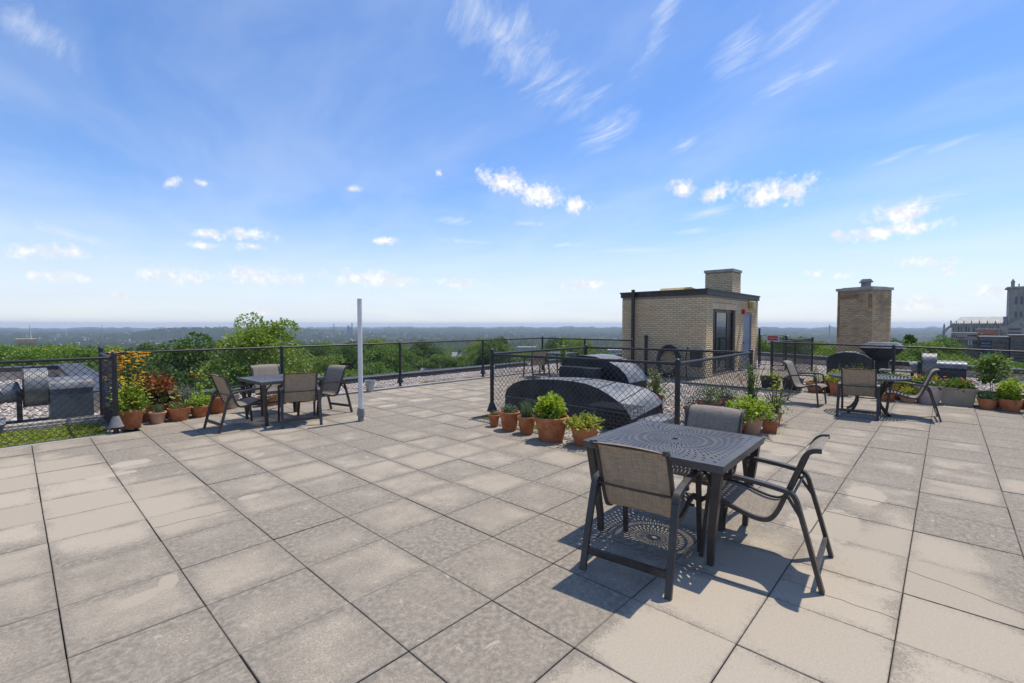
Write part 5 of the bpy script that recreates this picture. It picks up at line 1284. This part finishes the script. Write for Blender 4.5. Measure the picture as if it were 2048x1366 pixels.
def try_tree(deg, r, top, sp, sxy):
    x, y = r*math.cos(R(deg)), r*math.sin(R(deg))
    if in_roof(x, y, 5.5) or not free(x, y, sp): return False
    half = math.degrees(4.5/r)
    for (b, hw, el, rs_) in SIGHT:
        if r < rs_ and abs(deg-b) < hw+half and math.degrees(math.atan2(top-1.7, r)) > el-0.15:
            lim = 1.7+r*math.tan(R(el-0.4))
            if lim < -12: return False
            top = min(top, lim)
    kp = rnd.randrange(6)
    put_tree(PROT[kp], r, deg, top, ('mid-green','light green','dark green')[(0,1,2,0,1,2)[kp]]+(' nearer' if r < 62 else ' mid-distance' if r < 105 else ' farther')+' tree of the wooded belt '+place_words(deg), 'trees of the wooded belt below the roof', sxy)
    TREES.append((x, y)); return True
def sky_line(deg): return float(np.interp(deg, [-5,0,12,30,45,60,70,80,90], [-2.26,-1.8,-1.3,-1.6,-1.65,-1.85,-2.1,-2.1,-1.4]))
for (ra, rb, step, drop) in ((128,150,2.7,0.0),(92,112,3.3,0.45)):
    dg = -8.0+step*0.3*(drop > 0)
    while dg < 98:
        r = rnd.uniform(ra, rb); try_tree(dg+rnd.uniform(-0.5,0.5), r, 1.7+r*math.tan(R(sky_line(dg)-drop+rnd.uniform(-0.4,0.25))), 4.0, rnd.uniform(0.95,1.15))
        dg += step
for (r0, r1, sp, nmax) in ((24,62,7.0,75),(62,115,8.6,100),(85,165,8.6,35)):
    tries = 0; k = 0
    while k < nmax and tries < 9000:
        tries += 1
        deg = rnd.uniform(-12, 99); r = math.sqrt(rnd.uniform(r0*r0, r1*r1)); x, y = r*math.cos(R(deg)), r*math.sin(R(deg))
        if in_roof(x, y, 5.5) or not free(x, y, sp): continue
        elv = float(np.interp(deg, [-5,0,12,30,45,60,70,80,90], [-2.26,-1.8,-1.3,-1.6,-1.65,-1.85,-2.1,-2.1,-1.4]))
        if r0 >= 85: top = 1.7+r*math.tan(R(elv+rnd.uniform(-0.45,0.25)))
        else: top = min(rnd.uniform(-5.5, -2.3), 1.7+r*math.tan(R(elv-0.2)))
        if r < 45: top -= 1.2
        half = math.degrees(4.5/r); bad = False
        for (b, hw, el, rs_) in SIGHT:
            if r < rs_ and abs(deg-b) < hw+half and math.degrees(math.atan2(top-1.7, r)) > el-0.15:
                lim = 1.7+r*math.tan(R(el-0.4))
                if lim < -12: bad = True
                top = min(top, lim)
        if bad: continue
        kp = rnd.randrange(6)
        put_tree(PROT[kp], r, deg, top, ('mid-green','light green','dark green')[(0,1,2,0,1,2)[kp]]+(' nearer' if r < 62 else ' mid-distance' if r < 105 else ' farther')+' tree of the wooded belt '+place_words(deg), 'trees of the wooded belt below the roof', rnd.uniform(0.82,1.12))
        TREES.append((x, y)); k += 1; count += 1
# farther woods, one mass
Cs = []; Ds = []; Ls = []
def low_crown(n):
    q = unit(nrng.normal(size=(n,3))); q[:,2] = np.abs(q[:,2])*1.0-0.1
    return q
for (r0, r1, n, per, lf) in ((195,420,620,170,0.85),(420,900,700,110,1.5),(900,2200,900,60,2.8)):
    for _ in range(n):
        deg = nrng.uniform(-11, 98); r = math.sqrt(nrng.uniform(r0*r0, r1*r1)); th = R(deg)
        zg = float(ground_z(np.array(r), np.array(th))); top = zg+nrng.uniform(13,19)
        if r < 330 and any(r < s[3] and abs(deg-s[0]) < s[1]+1.0 and math.degrees(math.atan2(top-1.7, r)) > s[2] for s in SIGHT): continue
        rx = nrng.uniform(4.2,6.4); q = low_crown(per); lump = 1+0.22*np.sin(q[:,0]*5+q[:,1]*7+nrng.uniform(0,6))
        Cs.append(np.array([r*math.cos(th), r*math.sin(th), top-6.5])+q*lump[:,None]*np.array([rx,rx,6.5])); Ds.append(unit(q+nrng.normal(size=(per,3))*0.6)); Ls.append(lf*nrng.uniform(0.6,1.3,per))
Cs = np.concatenate(Cs); Ds = np.concatenate(Ds); Ls = np.concatenate(Ls)
V, F = quads_leaf(Cs, Ds, Ls, Ls*0.9, 0.1)
stuff(tag(link('distant_woods', np_mesh('distant_woods', V, F, LEAF['tree_a'])), 'unbroken woods falling away toward the hazy plain', 'woods'))

# ---- far town
MT['far_white'] = mottled('far_white_wall', (0.42,0.41,0.39), (0.55,0.54,0.51), 0.2, 0.8)
MT['far_brick'] = mottled('far_brick_wall', (0.30,0.13,0.085), (0.40,0.19,0.12), 0.3, 0.9)
MT['far_roof'] = mottled('far_grey_roof', (0.22,0.22,0.23), (0.34,0.34,0.35), 0.3, 0.8)
MT['far_tan'] = mottled('far_tan_wall', (0.40,0.30,0.20), (0.52,0.40,0.28), 0.3, 0.9)
MT['brown_brick'] = mottled('brown_brick_wall', (0.15,0.115,0.09), (0.21,0.165,0.13), 0.5, 0.9)
MT['pane'] = mottled('window_pane', (0.03,0.04,0.05), (0.06,0.07,0.085), 0.5, 0.12)
MT['limestone'] = mottled('grey_limestone', (0.32,0.28,0.24), (0.42,0.375,0.325), 0.25, 0.9)
MT['lead_roof'] = mottled('lead_roof', (0.22,0.22,0.23), (0.32,0.32,0.33), 0.25, 0.6)
def house_mesh(w, d, h, rf, wm, rm):
    m = MB(); m.box((-w/2,-d/2,-12),(w/2,d/2,h), 0)
    if rf > 0: m.prism([(-d/2-0.4,h),(d/2+0.4,h),(0,h+rf)], 'x', -w/2-0.4, w/2+0.4, 1)
    else: m.box((-w/2+0.3,-d/2+0.3,h),(w/2-0.3,d/2-0.3,h+1.2), 1)
    return m.mesh('far_house', [MT[wm], MT[rm]])
HM = [house_mesh(16,11,8,4,'far_white','far_roof'), house_mesh(24,14,9,0,'far_white','far_white'), house_mesh(14,10,8,4,'far_brick','far_roof'), house_mesh(38,16,12,0,'far_tan','far_white'), house_mesh(13,10,7,4,'far_tan','far_brick'), house_mesh(12,12,10,5,'far_white','far_white')]
for k in range(280):
    deg = rnd.uniform(-4.5, 91) if k % 3 else rnd.uniform(55, 88); r = math.exp(rnd.uniform(math.log(2700), math.log(8500)))
    hk = rnd.randrange(6); o = link('far_house', HM[hk]); th = R(deg)
    s = rnd.uniform(0.45,0.95)*(1+max(0,(r-4000))/5000)
    o.location = (r*math.cos(th), r*math.sin(th), float(ground_z(np.array(r), np.array(th)))+rnd.uniform(4,14)); o.rotation_euler = (0,0,rnd.uniform(0,3.14)); o.scale = (s, s, s*0.9)
    tag(o, 'tiny far '+('white gabled house','white flat-roofed building','brick house','long tan block','tan house','white tall house')[hk]+' in the hazy valley '+place_words(deg), 'house', 'houses of the hazy valley')
def polar(r, deg, z): return Vector((r*math.cos(R(deg)), r*math.sin(R(deg)), z))
def windowed(root, w, d, h, mat, nx, nz, ww, wh, face_y, z0, sill=None):
    for i in range(nx):
        for j in range(nz):
            x = -w/2+(i+0.5)*w/nx; z = z0+(j+0.5)*(h-z0)/nz
            MB().box((x-ww/2,face_y-0.08,z-wh/2),(x+ww/2,face_y+0.05,z+wh/2)).build('window', MT[mat], root)
# red-brick house among the near trees
def town_house(label, r, deg, zr, w, d, wall, roofm, gable):
    root = empty('house', polar(r, deg, zr-8.0), R(deg-90)); tag(root, label, 'house')
    MB().box((-w/2,-d/2,-8),(w/2,d/2,5.0)).build('wall', MT[wall], root)
    if gable: MB().prism([(-d/2-0.4,5.0),(d/2+0.4,5.0),(0,8.0)], 'x', -w/2-0.4, w/2+0.4).build('roof', MT[roofm], root)
    else: MB().box((-w/2-0.4,-d/2-0.4,5.0),(w/2+0.4,d/2+0.4,8.0)).build('roof', MT[roofm], root)
    for x in (-w*0.3, 0, w*0.3): MB().box((x-0.5,-d/2-0.06,2.2),(x+0.5,-d/2+0.05,3.9)).build('window', MT['pane'], root)
    MB().box((w*0.3,-0.4,6.0),(w*0.3+0.8,0.4,9.0)).build('chimney', MT['far_brick'], root)
    return root
town_house('red brick house with grey roof glimpsed beyond the rear parapet', 130, 52.9, -10.2, 5.0, 5, 'far_brick', 'far_roof', True)
town_house('long white building glimpsed through trees near the rear corner post', 295, 41.2, -12.4, 11, 6, 'far_white', 'far_white', False)
town_house('pale house roof between trees left of the enclosure post', 175, 49.8, -8.6, 2.6, 4, 'far_brick', 'far_white', True)
town_house('white low building seen between the rear fence and the penthouse', 245, 30.3, -11.2, 9, 6, 'far_white', 'far_white', False)
ap = empty('apartment_block', polar(600, 89.6, -34), R(89.6-90)); tag(ap, 'distant tan apartment block with towers and a white spire at far left', 'building')
MB().box((-26,-8,-25),(18,8,12)).build('wall', MT['far_tan'], ap)
MB().box((-2,-10,-25),(10,8,19)).build('tower', MT['far_tan'], ap); MB().box((-2.6,-10.6,19.01),(10.4,8.4,23)).build('tower_crown', MT['far_tan'], ap)
windowed(ap, 40, 16, 12, 'pane', 8, 3, 1.8, 2.2, -8, -2)
MB().lathe([(1.4,0),(0.9,8),(0.05,20)], (7,30,16), 8).build('spire', MT['far_white'], ap)
# mast, towers and obelisk in the haze
ma = empty('radio_mast', polar(6200, 84.32, -140)); tag(ma, 'thin radio mast on the hazy skyline at left', 'mast')
MB().tube([(0,0,0),(0,0,142)], [4,1.2], 6).build('mast_shaft', MT['far_roof'], ma); MB().tube([(-5,0,96),(5,0,96)], 1.2, 6).tube([(-4,0,118),(4,0,118)], 1.2, 6).build('antenna_arms', MT['far_roof'], ma)
ba = empty('basilica', polar(5600, 62.25, -140)); tag(ba, 'tiny domed church with a bell tower on the far skyline', 'church')
MB().box((-22,-14,0),(22,14,112)).build('nave', MT['far_roof'], ba); MB().lathe([(13,112),(13,120),(10,128),(4,133),(0.5,135)], (-8,0,0), 16).build('dome', MT['far_roof'], ba, True)
MB().box((-5,-5,0),(5,5,150)).build('bell_tower', MT['far_roof'], ba).location = (34,0,0); MB().lathe([(6,150),(0.2,172)], (34,0,0), 4).build('tower_spire', MT['far_roof'], ba)
st_ = empty('smokestack', polar(5600, 63.9, -140)); tag(st_, 'single grey smokestack left of the domed church on the skyline', 'smokestack'); MB().lathe([(5,0),(4,140),(4,150)], n=10).build('stack', MT['far_roof'], st_); MB().lathe([(4.8,146),(4.8,152)], n=10).build('rim', MT['far_roof'], st_)
ob = empty('obelisk', polar(5400, 8.74, -163), R(8)); tag(ob, 'pale stone obelisk far off in the haze left of the brick chimney', 'obelisk')
MB().add([(s*8.4*a, s*8.4*b, z) for s, z in ((1,0),(0.62,152)) for a, b in ((-1,-1),(1,-1),(1,1),(-1,1))], [(0,1,5,4),(1,2,6,5),(2,3,7,6),(3,0,4,7),(3,2,1,0),(4,5,6,7)]).build('shaft', MT['far_roof'], ob)
MB().add([(-5.2,-5.2,152.01),(5.2,-5.2,152.01),(5.2,5.2,152.01),(-5.2,5.2,152.01),(0,0,169)], [(0,1,4),(1,2,4),(2,3,4),(3,0,4),(3,2,1,0)]).build('pyramidion', MT['far_roof'], ob)

# ---- cathedral
CX = 700.0
ca = empty('cathedral', (CX, -4.0, -56)); tag(ca, 'grey stone cathedral with pinnacled nave and square tower at far right', 'cathedral')
def cz(z): return z+56
# local: x depth, y negative to the right
MB().box((0,-42,0),(22,0,cz(2.6))).build('nave_wall', MT['limestone'], ca)
rf_ = MB(); rf_.add([(0.3,-42,cz(2.9)),(0.3,-0.3,cz(2.9)),(21.7,-0.3,cz(2.9)),(21.7,-42,cz(2.9)),(11,-42,cz(10.0)),(11,-7.0,cz(10.0))], [(0,1,5,4),(1,2,5),(2,3,4,5),(0,4,3),(0,3,2,1)]); rf_.build('nave_roof', MT['lead_roof'], ca)
par = MB().box((-0.5,-42,cz(2.0)),(0.2,0.5,cz(2.6)))
for k in range(28): par.box((-0.5,-41.5+k*1.5,cz(2.6)),(0.2,-40.8+k*1.5,cz(3.6)))
par.build('parapet_battlement', MT['limestone'], ca)
def pinnacle(x, y, z0, z1, w, parent=ca):
    m = MB().box((x-w/2,y-w/2,z0),(x+w/2,y+w/2,z0+(z1-z0)*0.55)); m.add([(x-w*0.65,y-w*0.65,z0+(z1-z0)*0.551),(x+w*0.65,y-w*0.65,z0+(z1-z0)*0.551),(x+w*0.65,y+w*0.65,z0+(z1-z0)*0.551),(x-w*0.65,y+w*0.65,z0+(z1-z0)*0.551),(x,y,z1)], [(0,1,4),(1,2,4),(2,3,4),(3,0,4),(3,2,1,0)])
    return m.build('pinnacle', MT['limestone'], parent)
for k in range(7): pinnacle(-0.9, -3.5-k*5.9, cz(2.0), cz(6.4), 0.8)
for k in range(8): MB().box((-1.4,-1.2-k*5.9,0),(-0.001,-0.2-k*5.9,cz(1.9))).build('buttress', MT['limestone'], ca)
for k in range(6):
    y = -6.4-k*5.9
    w = MB().prism([(y-1.4,cz(-6)),(y+1.4,cz(-6)),(y+1.4,cz(-1.6)),(y+0.8,cz(-0.3)),(y,cz(0.3)),(y-0.8,cz(-0.3)),(y-1.4,cz(-1.6))], 'x', -0.15, 0.05).build('lancet_window', MT['pane'], ca)
    for q in (-0.5, 0.5): MB().box((-0.30,y+q-0.12,cz(-6)),(-0.16,y+q+0.12,cz(-0.8))).build('mullion', MT['limestone'], w)
pinnacle(-0.8, 0.8, cz(1.0), cz(7.0), 1.3)
MB().prism([(0.0,cz(1.6)),(0.0,cz(-1.4)),(2.4,cz(-2.6)),(4.0,cz(-5.5)),(4.99,cz(-7.0)),(4.99,cz(-3.2)),(2.8,cz(-0.2))], 'x', 0.5, 1.6).build('flying_buttress', MT['limestone'], ca)
MB().box((0.1,5.0,0),(1.9,7.4,cz(-4.5))).build('buttress_pier', MT['limestone'], ca)
pinnacle(1.0, 6.1, cz(-4.5), cz(3.4), 1.6)
tw = MB().box((-4,-76,0),(26,-42.2,cz(38.5))).build('tower', MT['limestone'], ca)
MB().box((-5.2,-77,cz(38.5)),(27,-40.4,cz(40.2))).build('cornice', MT['limestone'], tw)
pinnacle(-3.5, -44.2, cz(40.2), cz(48.5), 2.6, tw)
for y in (-48.5,-52.5): pinnacle(-3.5, y, cz(40.2), cz(43.5), 1.0, tw)
for y in (-46.9,-50.6,-54.4):
    MB().prism([(y-0.95,cz(22)),(y+0.95,cz(22)),(y+0.95,cz(29)),(y,cz(31)),(y-0.95,cz(29))], 'x', -4.15, -3.9).build('belfry_window', MT['pane'], tw)
    MB().prism([(y-0.9,cz(9)),(y+0.9,cz(9)),(y+0.9,cz(14)),(y,cz(15.6)),(y-0.9,cz(14))], 'x', -4.15, -3.9).build('lower_window', MT['pane'], tw)
for y in (-43.3,-48.8,-52.6): MB().box((-4.7,y-0.45,0),(-4.001,y+0.45,cz(38.4))).build('buttress', MT['limestone'], tw)
MB().prism([(-42.2,cz(-12)),(-42.2,cz(1.8)),(-50.5,cz(8.2)),(-58.8,cz(1.8)),(-58.8,cz(-12))], 'x', -9.0, -4.71).build('transept_gable', MT['limestone'], ca)
MB().prism([(-48.8,cz(-6)),(-48.8,cz(0)),(-50.5,cz(3.0)),(-52.2,cz(0)),(-52.2,cz(-6))], 'x', -9.2, -9.001).build('gable_window', MT['pane'], ca)
# ---- modern blocks before the cathedral
def block(label, x, ya, yb, z0, z1, wall, wins, d=14.0, cap=None):
    root = empty('city_block', (x, yb, z0)); tag(root, label, 'building'); L = ya-yb
    MB().box((0,0,0),(d,L,z1-z0)).build('wall', MT[wall], root)
    if cap: MB().box((-0.4,-0.4,z1-z0+0.002),(d+0.4,L+0.4,z1-z0+cap)).build('roof_slab', MT['far_roof'], root)
    for (yc, zc_, w, h, mt) in wins: MB().box((-0.12,yc-yb-w/2,zc_-z0-h/2),(0.05,yc-yb+w/2,zc_-z0+h/2)).build('window', MT[mt], root)
    return root
block('brown brick block with two white windows below the cathedral nave', 330, -1.6, -12.2, -40, -5.7, 'brown_brick', [(-8.3,-7.4,0.55,2.6,'far_white'),(-9.3,-7.4,0.55,2.6,'far_white'),(-10.2,-7.4,0.4,1.2,'pane'),(-11.0,-7.4,0.4,1.2,'pane')])
block('pale grey penthouse storeys on the brown block', 336, -1.8, -11.5, -40, -2.9, 'limestone', [(-9.6,-4.0,3.4,0.7,'pane'),(-5.6,-5.2,2.6,0.5,'pane'),(-3.0,-4.6,0.35,1.4,'pane'),(-3.8,-4.6,0.35,1.4,'pane'),(-2.2,-4.6,0.35,1.4,'pane')], 10, 0.35)
bw = []
for k in range(5):
    for q in range(5): bw.append((-17.3-k*0.95, -7.2-q*2.2, 0.45, 1.3, 'pane'))
block('red-brown brick block behind the leasing banner', 328, -12.3, -22.3, -40, -4.6, 'brown_brick', bw, 14, 0.5)
block('pinkish upper storeys behind the banner building', 345, -11.8, -19.5, -40, -0.9, 'far_brick', [(-13.4,-3.0,0.9,0.7,'far_white')], 10, 0.3)
bw = []
for q in range(7): bw.append((-25.6, -6.6-q*1.55, 5.2, 0.85, 'pane'))
block('grey-brown block with long window bands at the right edge', 326, -22.6, -34, -40, -3.6, 'brown_brick', bw, 14, 0.5)
block('grey stepped upper floors at the right edge below the tower', 350, -20.8, -36, -40, 0.9, 'limestone', [(-25.5,-0.7,4.5,0.9,'pane'),(-25.5,-2.7,4.5,0.9,'pane')], 10, 0.4)
bnr = empty('banner', (327.4,-14.35,-19.2)); tag(bnr, 'dark blue and white leasing banner on the brick block', 'banner')
MT['navy'] = mottled('navy_vinyl', (0.015,0.035,0.065), (0.022,0.045,0.08), 0.5, 0.6)
MB().box((-0.10,-2.05,6.2),(0.0,2.05,13.0)).build('upper_panel', MT['navy'], bnr); MB().box((-0.10,-2.05,0.0),(0.0,2.05,6.19)).build('lower_panel', MT['far_white'], bnr)
put_text('NOW', 1.15, MT['far_white'], bnr, (-0.13,0,11.6), (R(90),0,R(-90)), extrude=0.01); put_text('LEASING', 0.98, MT['far_white'], bnr, (-0.13,0,10.2), (R(90),0,R(-90)), extrude=0.01)

# =================================================================== HAZE
hz = MB().box((-27500,-27500,-175),(27500,27500,70))
haze = hz.build('haze', [])
mh, T = new_mat('haze_air')
vol = T.node('ShaderNodeVolumePrincipled')
vol.inputs['Color'].default_value = (0.72,0.84,1.0,1)
vol.inputs['Density'].default_value = HAZE
vol.inputs['Anisotropy'].default_value = 0.2
o_ = T.node('ShaderNodeOutputMaterial'); T.l.new(vol.outputs[0], o_.inputs['Volume'])
mh.cycles.homogeneous_volume = True
haze.data.materials.append(mh)
stuff(haze)
haze['label'] = 'pale blue air between the roof and the far hills'
haze['category'] = 'haze'
